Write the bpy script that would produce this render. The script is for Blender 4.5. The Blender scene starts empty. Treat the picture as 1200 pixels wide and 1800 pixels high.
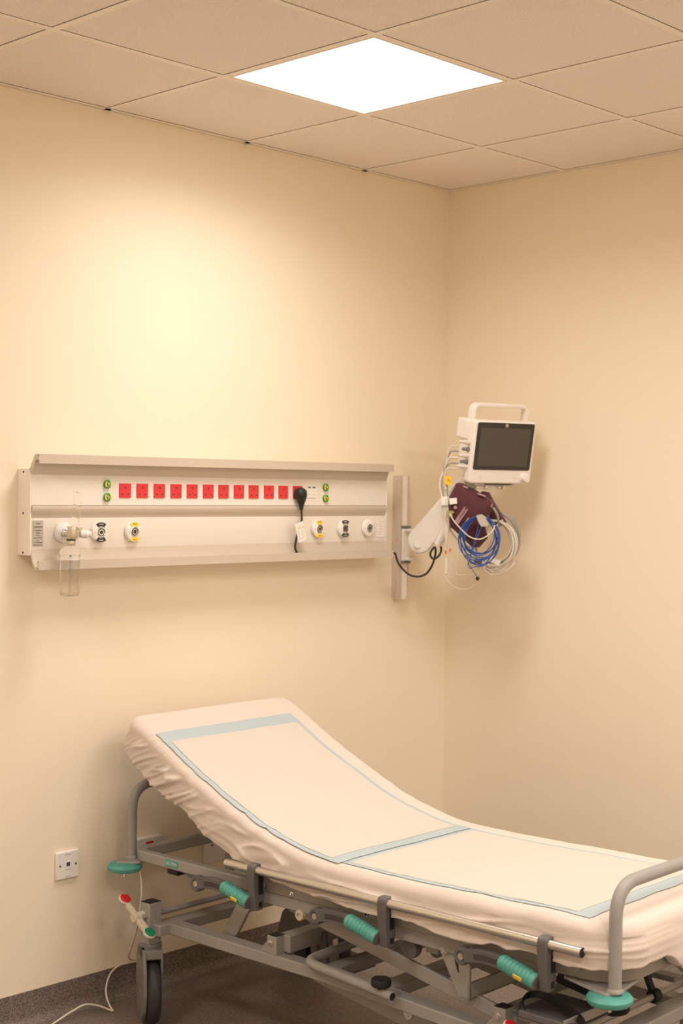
import bpy, bmesh, math, random
from mathutils import Vector, Matrix, noise

rnd = random.Random(7)
scene = bpy.context.scene
COL = scene.collection
H = 2.86                                   # ceiling height

# ------------------------------------------------------------------ materials
def mat(name, col, rough=0.5, metal=0.0, spec=0.5, bump=None, var=None, trans=0.0, ior=1.45, coat=0.0, sheen=0.0):
    m = bpy.data.materials.new(name); m.use_nodes = True
    nt = m.node_tree; b = nt.nodes['Principled BSDF']
    b.inputs['Base Color'].default_value = (*col, 1)
    b.inputs['Roughness'].default_value = rough
    b.inputs['Metallic'].default_value = metal
    b.inputs['Specular IOR Level'].default_value = spec
    b.inputs['IOR'].default_value = ior
    b.inputs['Transmission Weight'].default_value = trans
    b.inputs['Coat Weight'].default_value = coat
    b.inputs['Sheen Weight'].default_value = sheen
    tc = nt.nodes.new('ShaderNodeTexCoord')
    if var:                                 # (scale, amount, detail): gentle colour variation
        n = nt.nodes.new('ShaderNodeTexNoise'); n.inputs['Scale'].default_value = var[0]
        n.inputs['Detail'].default_value = var[2] if len(var) > 2 else 3
        nt.links.new(tc.outputs['Object'], n.inputs['Vector'])
        r = nt.nodes.new('ShaderNodeMapRange')
        r.inputs['From Min'].default_value = 0.3; r.inputs['From Max'].default_value = 0.7
        r.inputs['To Min'].default_value = 1 - var[1]; r.inputs['To Max'].default_value = 1 + var[1]
        nt.links.new(n.outputs['Fac'], r.inputs['Value'])
        x = nt.nodes.new('ShaderNodeVectorMath'); x.operation = 'SCALE'
        x.inputs[0].default_value = col
        nt.links.new(r.outputs['Result'], x.inputs['Scale'])
        nt.links.new(x.outputs['Vector'], b.inputs['Base Color'])
    if bump:                                # (scale, strength, distance)
        n = nt.nodes.new('ShaderNodeTexNoise'); n.inputs['Scale'].default_value = bump[0]
        n.inputs['Detail'].default_value = 4
        nt.links.new(tc.outputs['Object'], n.inputs['Vector'])
        bp = nt.nodes.new('ShaderNodeBump'); bp.inputs['Strength'].default_value = bump[1]
        bp.inputs['Distance'].default_value = bump[2]
        nt.links.new(n.outputs['Fac'], bp.inputs['Height'])
        nt.links.new(bp.outputs['Normal'], b.inputs['Normal'])
    return m

M = {}
M['wall'] = mat('cream_wall_paint', (0.86, 0.77, 0.615), 0.7, spec=0.25, bump=(160, 0.08, 0.002), var=(1.3, 0.012))
M['tile'] = mat('mineral_fibre_tile', (0.90, 0.83, 0.76), 0.95, spec=0.1, bump=(220, 0.9, 0.004), var=(260, 0.09, 2))
M['bar'] = mat('painted_ceiling_bar', (0.90, 0.83, 0.75), 0.5, spec=0.3)
M['void'] = mat('dark_ceiling_void', (0.03, 0.025, 0.02), 0.9)
M['grey'] = mat('grey_powder_coat', (0.33, 0.318, 0.302), 0.42, spec=0.45, bump=(900, 0.05, 0.0005), var=(6, 0.04))
M['plastic'] = mat('dark_grey_plastic', (0.125, 0.118, 0.118), 0.5, bump=(700, 0.06, 0.0005))
M['midplastic'] = mat('mid_grey_plastic', (0.19, 0.18, 0.175), 0.5)
M['teal'] = mat('teal_plastic', (0.095, 0.37, 0.315), 0.42, var=(30, 0.05))
M['steel'] = mat('brushed_steel', (0.66, 0.64, 0.60), 0.3, metal=1.0, bump=(300, 0.05, 0.0004))
M['chrome'] = mat('chrome', (0.8, 0.8, 0.8), 0.12, metal=1.0)
M['black'] = mat('black_rubber', (0.014, 0.013, 0.013), 0.6)
M['tyre'] = mat('charcoal_tyre', (0.035, 0.034, 0.034), 0.55, var=(40, 0.15))
M['sheet'] = mat('white_cotton_sheet', (0.68, 0.60, 0.54), 0.9, spec=0.1, bump=(500, 0.12, 0.0006), sheen=0.15)
M['padblue'] = mat('pale_blue_film', (0.43, 0.52, 0.55), 0.5, spec=0.3, bump=(60, 0.15, 0.002))
M['panel'] = mat('white_satin_aluminium', (0.80, 0.745, 0.675), 0.36, spec=0.4)
M['panelend'] = mat('white_end_cap', (0.84, 0.775, 0.69), 0.45)
M['gallery'] = mat('satin_silver_aluminium', (0.60, 0.525, 0.435), 0.42, metal=0.1)
M['red'] = mat('red_socket_plastic', (0.72, 0.035, 0.045), 0.35)
M['darkred'] = mat('red_pedal_pad', (0.55, 0.012, 0.02), 0.4)
M['green'] = mat('green_pedal_pad', (0.01, 0.22, 0.12), 0.4)
M['earth'] = mat('green_terminal', (0.05, 0.30, 0.05), 0.35)
M['yellow'] = mat('yellow_plastic', (0.85, 0.66, 0.06), 0.4)
M['tagyellow'] = mat('yellow_tag', (0.95, 0.55, 0.01), 0.5)
M['white'] = mat('white_plastic', (0.82, 0.79, 0.75), 0.35)
M['monitor'] = mat('monitor_white_plastic', (0.84, 0.81, 0.77), 0.32)
M['ivory'] = mat('ivory_plastic', (0.62, 0.56, 0.44), 0.45)
M['glass'] = mat('black_bezel_glass', (0.022, 0.02, 0.018), 0.12, coat=0.3)
M['screen'] = mat('dark_display', (0.075, 0.068, 0.055), 0.22)
M['maroon'] = mat('maroon_nylon', (0.085, 0.016, 0.024), 0.75, bump=(700, 0.2, 0.0008), var=(25, 0.12), sheen=0.3)
M['cuffprint'] = mat('pale_cuff_print', (0.40, 0.24, 0.26), 0.7)
M['blue'] = mat('blue_cable_sheath', (0.035, 0.085, 0.33), 0.4)
M['bluegrey'] = mat('blue_grey_cable', (0.10, 0.16, 0.22), 0.45)
M['whitecable'] = mat('white_cable_sheath', (0.68, 0.63, 0.55), 0.45)
M['greycable'] = mat('grey_cable_sheath', (0.33, 0.32, 0.28), 0.5)
M['greenblack'] = mat('black_green_cord', (0.018, 0.022, 0.016), 0.5)
M['clear'] = mat('clear_plastic', (1.0, 1.0, 1.0), 0.03, trans=1.0, ior=1.13, spec=0.5)
M['labelgrey'] = mat('silver_label', (0.48, 0.44, 0.39), 0.5)
M['ink'] = mat('dark_ink', (0.06, 0.05, 0.045), 0.7)
M['printpale'] = mat('pale_print', (0.72, 0.76, 0.74), 0.6)
M['orange'] = mat('orange_clip', (0.70, 0.20, 0.01), 0.5)
M['brass'] = mat('satin_nickel', (0.62, 0.57, 0.47), 0.35, metal=0.8)
M['paleorange'] = mat('pale_orange_print', (0.86, 0.55, 0.38), 0.6)
M['olive'] = mat('olive_connector', (0.33, 0.29, 0.13), 0.5)

def floor_material():
    m = bpy.data.materials.new('speckled_vinyl_floor'); m.use_nodes = True
    nt = m.node_tree; b = nt.nodes['Principled BSDF']
    tc = nt.nodes.new('ShaderNodeTexCoord')
    n = nt.nodes.new('ShaderNodeTexNoise'); n.inputs['Scale'].default_value = 330; n.inputs['Detail'].default_value = 1.5
    r = nt.nodes.new('ShaderNodeValToRGB')
    e = r.color_ramp.elements
    e[0].position = 0.36; e[0].color = (0.090, 0.072, 0.062, 1)
    e[1].position = 0.66; e[1].color = (0.29, 0.232, 0.202, 1)
    q = e.new(0.5); q.color = (0.185, 0.148, 0.128, 1)
    nt.links.new(tc.outputs['Object'], n.inputs['Vector']); nt.links.new(n.outputs['Fac'], r.inputs['Fac'])
    nt.links.new(r.outputs['Color'], b.inputs['Base Color'])
    b.inputs['Roughness'].default_value = 0.5; b.inputs['Specular IOR Level'].default_value = 0.35
    return m
M['floor'] = floor_material()

def pad_material():
    """white absorbent fleece with an embossed diamond quilting"""
    m = bpy.data.materials.new('quilted_white_fleece'); m.use_nodes = True
    nt = m.node_tree; b = nt.nodes['Principled BSDF']
    b.inputs['Base Color'].default_value = (0.63, 0.575, 0.515, 1); b.inputs['Roughness'].default_value = 0.9
    b.inputs['Specular IOR Level'].default_value = 0.1
    tc = nt.nodes.new('ShaderNodeTexCoord'); mp = nt.nodes.new('ShaderNodeMapping')
    mp.inputs['Rotation'].default_value = (0, 0, math.radians(45)); mp.inputs['Scale'].default_value = (90, 90, 90)
    ck = nt.nodes.new('ShaderNodeTexVoronoi'); ck.inputs['Randomness'].default_value = 0.0; ck.inputs['Scale'].default_value = 1.0
    bp = nt.nodes.new('ShaderNodeBump'); bp.inputs['Strength'].default_value = 0.35; bp.inputs['Distance'].default_value = 0.003
    nt.links.new(tc.outputs['Object'], mp.inputs['Vector']); nt.links.new(mp.outputs['Vector'], ck.inputs['Vector'])
    nt.links.new(ck.outputs['Distance'], bp.inputs['Height']); nt.links.new(bp.outputs['Normal'], b.inputs['Normal'])
    return m
M['pad'] = pad_material()

def emit_material(col, s):
    m = bpy.data.materials.new('lit_diffuser'); m.use_nodes = True
    nt = m.node_tree; b = nt.nodes['Principled BSDF']
    b.inputs['Base Color'].default_value = (0.8, 0.8, 0.8, 1)
    b.inputs['Emission Color'].default_value = (*col, 1); b.inputs['Emission Strength'].default_value = s
    return m
LIGHT_COL = (1.0, 0.92, 0.855)
M['light'] = emit_material(LIGHT_COL, 6.0)
LAMP_W = 16.8

# ------------------------------------------------------------------ object helpers
ORIGIN = {}          # things whose parts are drawn in world coordinates: name -> Empty location

def tag(o, label=None, cat=None, group=None, kind=None):
    if label: o['label'] = label
    if cat: o['category'] = cat
    if group: o['group'] = group
    if kind: o['kind'] = kind
    return o

def thing(name, label, cat, loc=(0, 0, 0), rot=(0, 0, 0), group=None, world=False):
    o = bpy.data.objects.new(name, None); COL.objects.link(o)
    o.location = loc; o.rotation_euler = rot; o.empty_display_size = 0.05
    tag(o, label, cat, group)
    if world: ORIGIN[o.name] = Vector(loc)
    return o

SPLIT = {'colour_band', 'handle_collar', 'tray_edging', 'screw', 'gallery_screw', 'yellow_band', 'orange_ferrule', 'screw_hole', 'port', 'button', 'pump_cylinder',
         'backrest_strut', 'cam_roller', 'clamp_stop', 'cover_strip', 'small_print', 'printed_mark', 'bracket_slot', 'indicator', 'fine_print'}
def islands(bm):
    seen = set(); out = []
    for v in bm.verts:
        if v in seen: continue
        st = [v]; seen.add(v); isl = []
        while st:
            a = st.pop(); isl.append(a)
            for e in a.link_edges:
                b = e.other_vert(a)
                if b not in seen: seen.add(b); st.append(b)
        out.append(isl)
    return out

def obj(name, bm, material, parent=None, bevel=0.0, seg=2, angle=35, smooth=True, label=None):
    if name in SPLIT and parent is not None:          # every separate piece becomes an object of its own
        isl = islands(bm)
        if len(isl) > 1:
            last = None
            for g in isl:
                b2 = bmesh.new(); mp_ = {v: b2.verts.new(v.co) for v in g}; gs = set(g)
                for f in bm.faces:
                    if f.verts[0] in gs: b2.faces.new([mp_[v] for v in f.verts])
                last = obj_one(name, b2, material, parent, bevel, seg, angle, smooth, label)
            bm.free(); return last
    return obj_one(name, bm, material, parent, bevel, seg, angle, smooth, label)

def obj_one(name, bm, material, parent=None, bevel=0.0, seg=2, angle=35, smooth=True, label=None):
    bm.normal_update()
    root = parent
    while root is not None and root.parent is not None: root = root.parent
    loc = Vector((0, 0, 0))
    if root is not None and root.name in ORIGIN: bm.transform(Matrix.Translation(-ORIGIN[root.name]))
    if root is None:
        xs = [v.co for v in bm.verts]
        loc = Vector(((min(v.x for v in xs) + max(v.x for v in xs)) / 2, (min(v.y for v in xs) + max(v.y for v in xs)) / 2, min(v.z for v in xs)))
        bm.transform(Matrix.Translation(-loc))
    me = bpy.data.meshes.new(name); bm.to_mesh(me); bm.free()
    for m in (material if isinstance(material, (list, tuple)) else [material]): me.materials.append(m)
    if smooth:
        me.polygons.foreach_set('use_smooth', [True] * len(me.polygons))
        me.set_sharp_from_angle(angle=math.radians(angle))
    o = bpy.data.objects.new(name, me); COL.objects.link(o)
    o.location = loc
    if parent is not None: o.parent = parent
    if bevel:
        md = o.modifiers.new('edge', 'BEVEL'); md.width = bevel; md.segments = seg
        md.limit_method = 'ANGLE'; md.angle_limit = math.radians(40); md.use_clamp_overlap = True
    if label: o['label'] = label
    return o

def copy_tree(o, parent=None):
    c = o.copy(); COL.objects.link(c); c.parent = parent
    for ch in list(o.children): copy_tree(ch, c)
    return c

def B(): return bmesh.new()

def box(bm, x0, x1, y0, y1, z0, z1, M4=None):
    vs = [bm.verts.new((x, y, z)) for x in (x0, x1) for y in (y0, y1) for z in (z0, z1)]
    for f in ((0, 1, 3, 2), (4, 6, 7, 5), (0, 4, 5, 1), (2, 3, 7, 6), (0, 2, 6, 4), (1, 5, 7, 3)):
        bm.faces.new([vs[i] for i in f])
    if M4 is not None: bmesh.ops.transform(bm, matrix=M4, verts=vs)
    return bm

def bar(bm, p0, p1, w, h, side=None):
    """rectangular bar from p0 to p1; w along `side`, h along the other normal"""
    p0, p1 = Vector(p0), Vector(p1); d = (p1 - p0).normalized()
    s = Vector(side) if side is not None else d.cross(Vector((0, 0, 1)))
    s = (s - d * s.dot(d)).normalized(); n = d.cross(s)
    vs = [bm.verts.new(p + s * a * w / 2 + n * b * h / 2) for p in (p0, p1) for a, b in ((-1, -1), (1, -1), (1, 1), (-1, 1))]
    for f in ((3, 2, 1, 0), (4, 5, 6, 7), (0, 1, 5, 4), (1, 2, 6, 5), (2, 3, 7, 6), (3, 0, 4, 7)):
        bm.faces.new([vs[i] for i in f])
    bmesh.ops.recalc_face_normals(bm, faces=bm.faces[:])
    return bm

def frame_of(d):
    d = Vector(d).normalized(); a = Vector((0, 0, 1)) if abs(d.z) < 0.9 else Vector((1, 0, 0))
    s = a.cross(d).normalized(); return s, d.cross(s)

def lathe(bm, prof, origin, axis, n=24):
    """prof: list of (radius, height along axis)"""
    o = Vector(origin); d = Vector(axis).normalized(); s, t = frame_of(d)
    rings = []
    for r, h in prof:
        if r < 1e-6: rings.append([bm.verts.new(o + d * h)])
        else: rings.append([bm.verts.new(o + d * h + (s * math.cos(2 * math.pi * k / n) + t * math.sin(2 * math.pi * k / n)) * r) for k in range(n)])
    for a, b in zip(rings, rings[1:]):
        for k in range(n):
            k2 = (k + 1) % n
            if len(a) == 1 and len(b) == 1: continue
            if len(a) == 1: bm.faces.new((a[0], b[k2], b[k]))
            elif len(b) == 1: bm.faces.new((a[k], a[k2], b[0]))
            else: bm.faces.new((a[k], a[k2], b[k2], b[k]))
    bmesh.ops.recalc_face_normals(bm, faces=bm.faces[:])
    return bm

def cyl(bm, p0, p1, r0, r1=None, n=16):
    p0, p1 = Vector(p0), Vector(p1); L = (p1 - p0).length; r1 = r0 if r1 is None else r1
    return lathe(bm, [(0, 0), (r0, 0), (r1, L), (0, L)], p0, p1 - p0, n)

def smooth_path(pts, k=8, closed=False):
    P = [Vector(p) for p in pts]; n = len(P); out = []
    if n < 3: return P
    rng = range(n if closed else n - 1)
    for i in rng:
        a = P[(i - 1) % n] if closed or i > 0 else P[i] * 2 - P[i + 1]
        b, c = P[i], P[(i + 1) % n]
        d = P[(i + 2) % n] if closed or i + 2 < n else c * 2 - b
        for j in range(k):
            t = j / k
            out.append(0.5 * ((2 * b) + (c - a) * t + (2 * a - 5 * b + 4 * c - d) * t * t + (3 * b - a - 3 * c + d) * t ** 3))
    if not closed: out.append(P[-1])
    return out

def tube(bm, pts, r, n=10, k=8, closed=False, caps=True):
    P = smooth_path(pts, k, closed) if k > 1 else [Vector(p) for p in pts]
    m = len(P); rings = []; s = None
    for i in range(m):
        a = P[(i - 1) % m] if closed or i > 0 else P[i]
        b = P[(i + 1) % m] if closed or i < m - 1 else P[i]
        d = (b - a)
        if d.length < 1e-9: d = Vector((0, 0, 1))
        d.normalize()
        if s is None: s, _ = frame_of(d)
        s = (s - d * s.dot(d))
        if s.length < 1e-6: s, _ = frame_of(d)
        s.normalize(); t = d.cross(s)
        rr = r(i / (m - 1)) if callable(r) else r
        rings.append([bm.verts.new(P[i] + (s * math.cos(2 * math.pi * q / n) + t * math.sin(2 * math.pi * q / n)) * rr) for q in range(n)])
    for i in range(m if closed else m - 1):
        a, b = rings[i], rings[(i + 1) % m]
        for q in range(n): bm.faces.new((a[q], a[(q + 1) % n], b[(q + 1) % n], b[q]))
    if caps and not closed:
        bm.faces.new(rings[0][::-1]); bm.faces.new(rings[-1])
    return bm

def prism(bm, poly, f, d0, d1):
    """extrude polygon poly (a, b) from depth d0 to d1; f(a, b, d) -> point"""
    A = [bm.verts.new(f(a, b, d0)) for a, b in poly]; C = [bm.verts.new(f(a, b, d1)) for a, b in poly]
    n = len(poly)
    bm.faces.new(A[::-1]); bm.faces.new(C)
    for i in range(n): bm.faces.new((A[i], A[(i + 1) % n], C[(i + 1) % n], C[i]))
    bmesh.ops.recalc_face_normals(bm, faces=bm.faces[:])
    return bm

def round_poly(pts, rad, n=6):
    """fillet the corners of a closed polygon (rad may be a list)"""
    out = []; m = len(pts)
    for i in range(m):
        p = Vector(pts[i]).to_2d(); a = Vector(pts[i - 1]).to_2d() - p; b = Vector(pts[(i + 1) % m]).to_2d() - p
        r = rad[i] if isinstance(rad, (list, tuple)) else rad
        if r <= 0: out.append((p.x, p.y)); continue
        la, lb = a.length, b.length; a.normalize(); b.normalize()
        ang = math.acos(max(-1, min(1, a.dot(b)))); t = min(r / math.tan(ang / 2), la * 0.49, lb * 0.49)
        p0, p1 = p + a * t, p + b * t
        for k in range(n + 1):
            u = k / n; q = p0 * (1 - u) ** 2 + p * 2 * u * (1 - u) + p1 * u * u
            out.append((q.x, q.y))
    return out

def fillet_path(pts, rad, n=8):
    """fillet an open polyline of 3D points"""
    P = [Vector(p) for p in pts]; out = [P[0]]
    for i in range(1, len(P) - 1):
        p = P[i]; a = (P[i - 1] - p); b = (P[i + 1] - p); la, lb = a.length, b.length
        a.normalize(); b.normalize(); ang = math.acos(max(-1, min(1, a.dot(b))))
        t = min(rad / math.tan(ang / 2), la * 0.49, lb * 0.49)
        p0, p1 = p + a * t, p + b * t
        for k in range(n + 1):
            u = k / n; out.append(p0 * (1 - u) ** 2 + p * 2 * u * (1 - u) + p1 * u * u)
    out.append(P[-1]); return out

def lettering(name, text, size, material, parent, M4, extrude=0.0003, align='CENTER'):
    cu = bpy.data.curves.new(name, 'FONT'); cu.body = text; cu.size = size; cu.extrude = extrude
    cu.align_x = align; cu.align_y = 'CENTER'
    t = bpy.data.objects.new(name, cu); COL.objects.link(t)
    me = bpy.data.meshes.new_from_object(t); bpy.data.objects.remove(t); bpy.data.curves.remove(cu)
    bm = B(); bm.from_mesh(me); bpy.data.meshes.remove(me); bm.transform(M4)
    return obj(name, bm, material, parent, smooth=False)

def basis(o, x, y, z):
    m = Matrix.Identity(4)
    for i, c in enumerate((Vector(x), Vector(y), Vector(z), Vector(o))):
        for j in range(3): m[j][i] = c[j]
    return m

# ------------------------------------------------------------------ camera
CAM = Vector((-4.61473, -3.85655, 1.6443)); YAW, PITCH, ROLL, FPX = 0.766145, -0.012679, 0.009331, 2617.38
fw = Vector((math.cos(PITCH) * math.cos(YAW), math.cos(PITCH) * math.sin(YAW), math.sin(PITCH)))
r0 = Vector((math.sin(YAW), -math.cos(YAW), 0)); u0 = r0.cross(fw)
rt = r0 * math.cos(ROLL) + u0 * math.sin(ROLL); up = -r0 * math.sin(ROLL) + u0 * math.cos(ROLL)
cd = bpy.data.cameras.new('camera'); cam = bpy.data.objects.new('camera', cd); COL.objects.link(cam)
cam.matrix_world = basis(CAM, rt, up, -fw)
cd.sensor_fit = 'VERTICAL'; cd.sensor_height = 36.0; cd.lens = FPX / 1800 * 36.0
cd.clip_start = 0.05
cd.dof.use_dof = True; cd.dof.focus_distance = 4.3; cd.dof.aperture_fstop = 4.5
scene.camera = cam

def at(px, py, D):
    """the place in the room seen at photo point (px, py), D metres in front of the viewer"""
    return CAM + D * (fw + rt * ((px - 600) / FPX) - up * ((py - 900) / FPX))

# ------------------------------------------------------------------ room shell
X0, Y0 = -5.4, -4.7
def wall(name, a, b, c, d):
    bm = B(); vs = [bm.verts.new(p) for p in (a, b, c, d)]; bm.faces.new(vs)
    return tag(obj(name, bm, M['wall'], smooth=False), kind='structure')
def wallbox(name, x0, x1, y0, y1):
    bm = B(); box(bm, x0, x1, y0, y1, 0, H + 0.1)
    return tag(obj(name, bm, M['wall'], smooth=False), kind='structure')
wallbox('wall_back', X0 - 0.1, 0.1, 0, 0.1)
wallbox('wall_right', 0, 0.1, Y0, 0)
wallbox('wall_left', X0 - 0.1, X0, Y0, 0)
wallbox('wall_front', X0 - 0.1, 0.1, Y0 - 0.1, Y0)
bm = B(); box(bm, X0 - 0.1, 0.1, Y0 - 0.1, 0.1, -0.06, 0); tag(obj('floor', bm, M['floor'], smooth=False), kind='structure')
# coved vinyl skirting, 100 mm up the wall with a 30 mm cove
def cove(name, f, L0, L1):
    R = 0.03; prof = [(0.0025, 0.0), (0.0025, 0.1), (0.0, 0.1)]
    c = [(R + 0.0025 - R * math.cos(t), R + 0.001 - R * math.sin(t)) for t in [math.pi / 2 * k / 8 for k in range(9)]]
    poly = [(0, 0.0), (0, 0.1), (0.0025, 0.1)] + c + [(R + 0.0025, 0.0)]
    bm = B(); prism(bm, poly, f, L0, L1)
    return tag(obj(name, bm, M['floor'], angle=50), kind='structure')
cove('baseboard_back', lambda a, b, d: (d, -a, b), X0, 0.0)
cove('baseboard_right', lambda a, b, d: (-a, d, b), Y0, 0.0)

# suspended ceiling: 600 mm grid, tiles sit a few millimetres above the bar flanges
GX, GY = -0.507, -0.5636        # a bar centre line in x and in y
xs = [GX + 0.6 * k for k in range(-9, 1)]; ys = [GY - 0.6 * k for k in range(0, 8)]
xe = [X0] + [x for x in xs if X0 + 0.05 < x < -0.05] + [0.0]
ye = [Y0] + [y for y in sorted(ys) if Y0 + 0.05 < y < -0.05] + [0.0]
LX, LY = (GX - 1.2, GX - 0.6), (GY - 0.6, GY)      # the luminaire's cell
lx, ly = sum(LX) / 2, sum(LY) / 2
LAMPS = [(lx, ly), (lx + 0.6, ly - 1.8), (lx - 2.4, ly - 2.4), (lx, ly - 3.0), (lx - 2.4, ly), (lx - 1.2, ly - 3.0)]  # first panel hangs over the trolley; the rest are out-of-view lamps added for fill
bm = B()
for i in range(len(xe) - 1):
    for j in range(len(ye) - 1):
        if any(xe[i] < cx < xe[i + 1] and ye[j] < cy < ye[j + 1] for cx, cy in LAMPS): continue
        g = 0.0128
        x0 = xe[i] + (g if i else 0.0215); x1 = xe[i + 1] - (g if i < len(xe) - 2 else 0.0215)
        y0 = ye[j] + (g if j else 0.0215); y1 = ye[j + 1] - (g if j < len(ye) - 2 else 0.0215)
        box(bm, x0, x1, y0, y1, H + 0.0018, H + 0.018)
tag(obj('ceiling', bm, M['tile'], bevel=0.0015, seg=1), kind='structure')
bm = B(); box(bm, X0 - 0.1, 0.1, Y0 - 0.1, 0.1, H + 0.03, H + 0.1)
tag(obj('trim_3', bm, M['void'], smooth=False), kind='structure')
bm = B()
for x in xe[1:-1]: box(bm, x - 0.012, x + 0.012, Y0, 0, H, H + 0.0012)
for y in ye[1:-1]: box(bm, X0, 0, y - 0.012, y + 0.012, H + 0.0001, H + 0.0013)
tag(obj('trim_1', bm, M['bar'], smooth=False), kind='structure')
bm = B()                                            # perimeter angle along the walls
box(bm, X0, 0, -0.02, 0, H, H + 0.0012); box(bm, X0, 0, -0.0015, 0, H, H + 0.02)
box(bm, -0.02, 0, Y0, -0.02, H, H + 0.0012); box(bm, -0.0015, 0, Y0, -0.02, H, H + 0.02)
box(bm, X0, X0 + 0.02, Y0, -0.02, H, H + 0.0012); box(bm, X0 + 0.02, -0.02, Y0, Y0 + 0.02, H, H + 0.0012)
tag(obj('trim_2', bm, M['bar'], smooth=False), kind='structure')

# ceiling luminaires: one above the bedhead wall, the others unseen, added to lift the ambient light
def luminaire(cx, cy, label):
    t = thing('ceiling_light', label, 'light', (cx, cy, H), group='square ceiling panel lights', world=True)
    bm = B(); a, c = 0.286, 0.279
    for (x0, x1, y0, y1) in ((-a, a, -a, -c), (-a, a, c, a), (-a, -c, -c, c), (c, a, -c, c)):
        box(bm, cx + x0, cx + x1, cy + y0, cy + y1, H + 0.0002, H + 0.02)
    obj('frame', bm, M['bar'], t, smooth=False)
    bm = B(); box(bm, cx - c, cx + c, cy - c, cy + c, H + 0.004, H + 0.012); obj('diffuser', bm, M['light'], t, smooth=False)
    ld = bpy.data.lights.new('lamp', 'AREA'); ld.shape = 'SQUARE'; ld.size = 2 * c - 0.01; ld.energy = LAMP_W * (0.83 if (cx, cy) == LAMPS[0] else 1.0); ld.color = LIGHT_COL; ld.spread = math.radians(155)
    lo = bpy.data.objects.new('lamp', ld); COL.objects.link(lo); lo.parent = t; lo.location = (0, 0, 0.003)
for i, (cx, cy) in enumerate(LAMPS):
    luminaire(cx, cy, 'square white glowing panel light set into the tiled ceiling above the trolley' if i == 0 else 'added unseen fill light, a square white ceiling panel, %s' % ('close to the right wall', 'over the opposite corner', 'near the front wall', 'along the bedhead wall', 'midway along the front wall')[i - 1])

# ------------------------------------------------------------------ bedhead trunking panel on the back wall
PX0, PX1 = -2.025, -0.433
panel = thing('bedhead_panel', 'long white medical services trunking on the wall with a row of red sockets', 'wall panel', (-1.23, 0, 1.40), world=True)
bm = B()
core = [(0, 1.709), (0.055, 1.709), (0.067, 1.692), (0.067, 1.5995), (0.064, 1.599), (0.064, 1.5978), (0.050, 1.5970), (0.050, 1.5600), (0.0655, 1.5600), (0.066, 1.5592), (0.066, 1.467), (0.060, 1.447), (0, 1.447)]
prism(bm, core, lambda a, b, d: (d, -a, b), PX0, PX1)
obj('housing', bm, M['panel'], panel, angle=25)
bm = B()
trim = [(0.0495, 1.5969), (0.0715, 1.5969), (0.073, 1.593), (0.072, 1.585), (0.0675, 1.574), (0.0585, 1.5603), (0.0495, 1.5603)]
prism(bm, trim, lambda a, b, d: (d, -a, b), PX0, PX1)
obj('centre_trim', bm, M['gallery'], panel, angle=40)
bm = B()
gal = [(0.055, 1.7085), (0.078, 1.745), (0.084, 1.754), (0.106, 1.754), (0.106, 1.7255), (0.101, 1.7255), (0.1005, 1.737), (0.093, 1.738), (0.085, 1.733), (0.076, 1.714), (0.0675, 1.6925)]
prism(bm, gal, lambda a, b, d: (d, -a, b), PX0, PX1)
obj('upper_gallery', bm, M['gallery'], panel, angle=25)
bm = B()
gal2 = [(0.0655, 1.4685), (0.0675, 1.452), (0.074, 1.432), (0.083, 1.4150), (0.088, 1.4130), (0.101, 1.4135), (0.101, 1.4318), (0.106, 1.4318), (0.106, 1.4042), (0.084, 1.4042), (0.076, 1.415), (0.064, 1.4465)]
prism(bm, gal2, lambda a, b, d: (d, -a, b), PX0, PX1)
obj('lower_gallery', bm, M['gallery'], panel, angle=25)
bm = B(); ec = [(0, 1.447), (0.066, 1.447), (0.067, 1.692), (0.056, 1.7095), (0, 1.7095)]
prism(bm, ec, lambda a, b, d: (d, -a, b), PX0 - 0.005, PX0)
ecap = obj('end_cap', bm, M['panelend'], panel, bevel=0.001)
bm = B()
for z in (1.700, 1.575, 1.455): lathe(bm, [(0.0035, 0), (0.003, 0.0015), (0, 0.0018)], (PX0 - 0.005, -0.031, z), (-1, 0, 0), 12)
obj('screw', bm, M['ink'], ecap)
bm = B(); prism(bm, ec, lambda a, b, d: (d, -a, b), PX1, PX1 + 0.005); obj('end_cap', bm, M['panelend'], panel, bevel=0.001)
bm = B()
for z in (1.749, 1.730, 1.428, 1.408): lathe(bm, [(0.002, 0), (0.0018, 0.001), (0, 0.001)], (PX0, -0.1035, z), (-1, 0, 0), 8)
obj('gallery_screw', bm, M['ink'], panel)

def fx(x): return x + 0.013 + 0.008 * (x + 2.04) / 1.59
YF = -0.0672
SOCK = [fx(x) for x in (-1.688, -1.619, -1.549, -1.479, -1.41, -1.34, -1.272, -1.202, -1.134, -1.062, -0.993, -0.923)]
sock0 = None
for i, x in enumerate(SOCK):
    if sock0 is None:
        bm = B(); box(bm, x - 0.0228, x + 0.0228, YF - 0.003, YF + 0.001, 1.623, 1.6685)
        s = obj('socket_outlet', bm, M['red'], panel, bevel=0.0006)
        bm = B()
        box(bm, x - 0.002, x + 0.002, YF - 0.0034, YF - 0.0025, 1.6515, 1.6600)
        for dx in (-0.0115, 0.0115): box(bm, x + dx - 0.0036, x + dx + 0.0036, YF - 0.0034, YF - 0.0025, 1.6325, 1.6365)
        obj('pin_slots', bm, M['ink'], s, smooth=False)
        sock0 = s
    else:
        s = sock0.copy(); COL.objects.link(s); s.location = (x - SOCK[0], 0, 0)
        for ch in sock0.children:
            c = ch.copy(); COL.objects.link(c); c.parent = s
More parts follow.
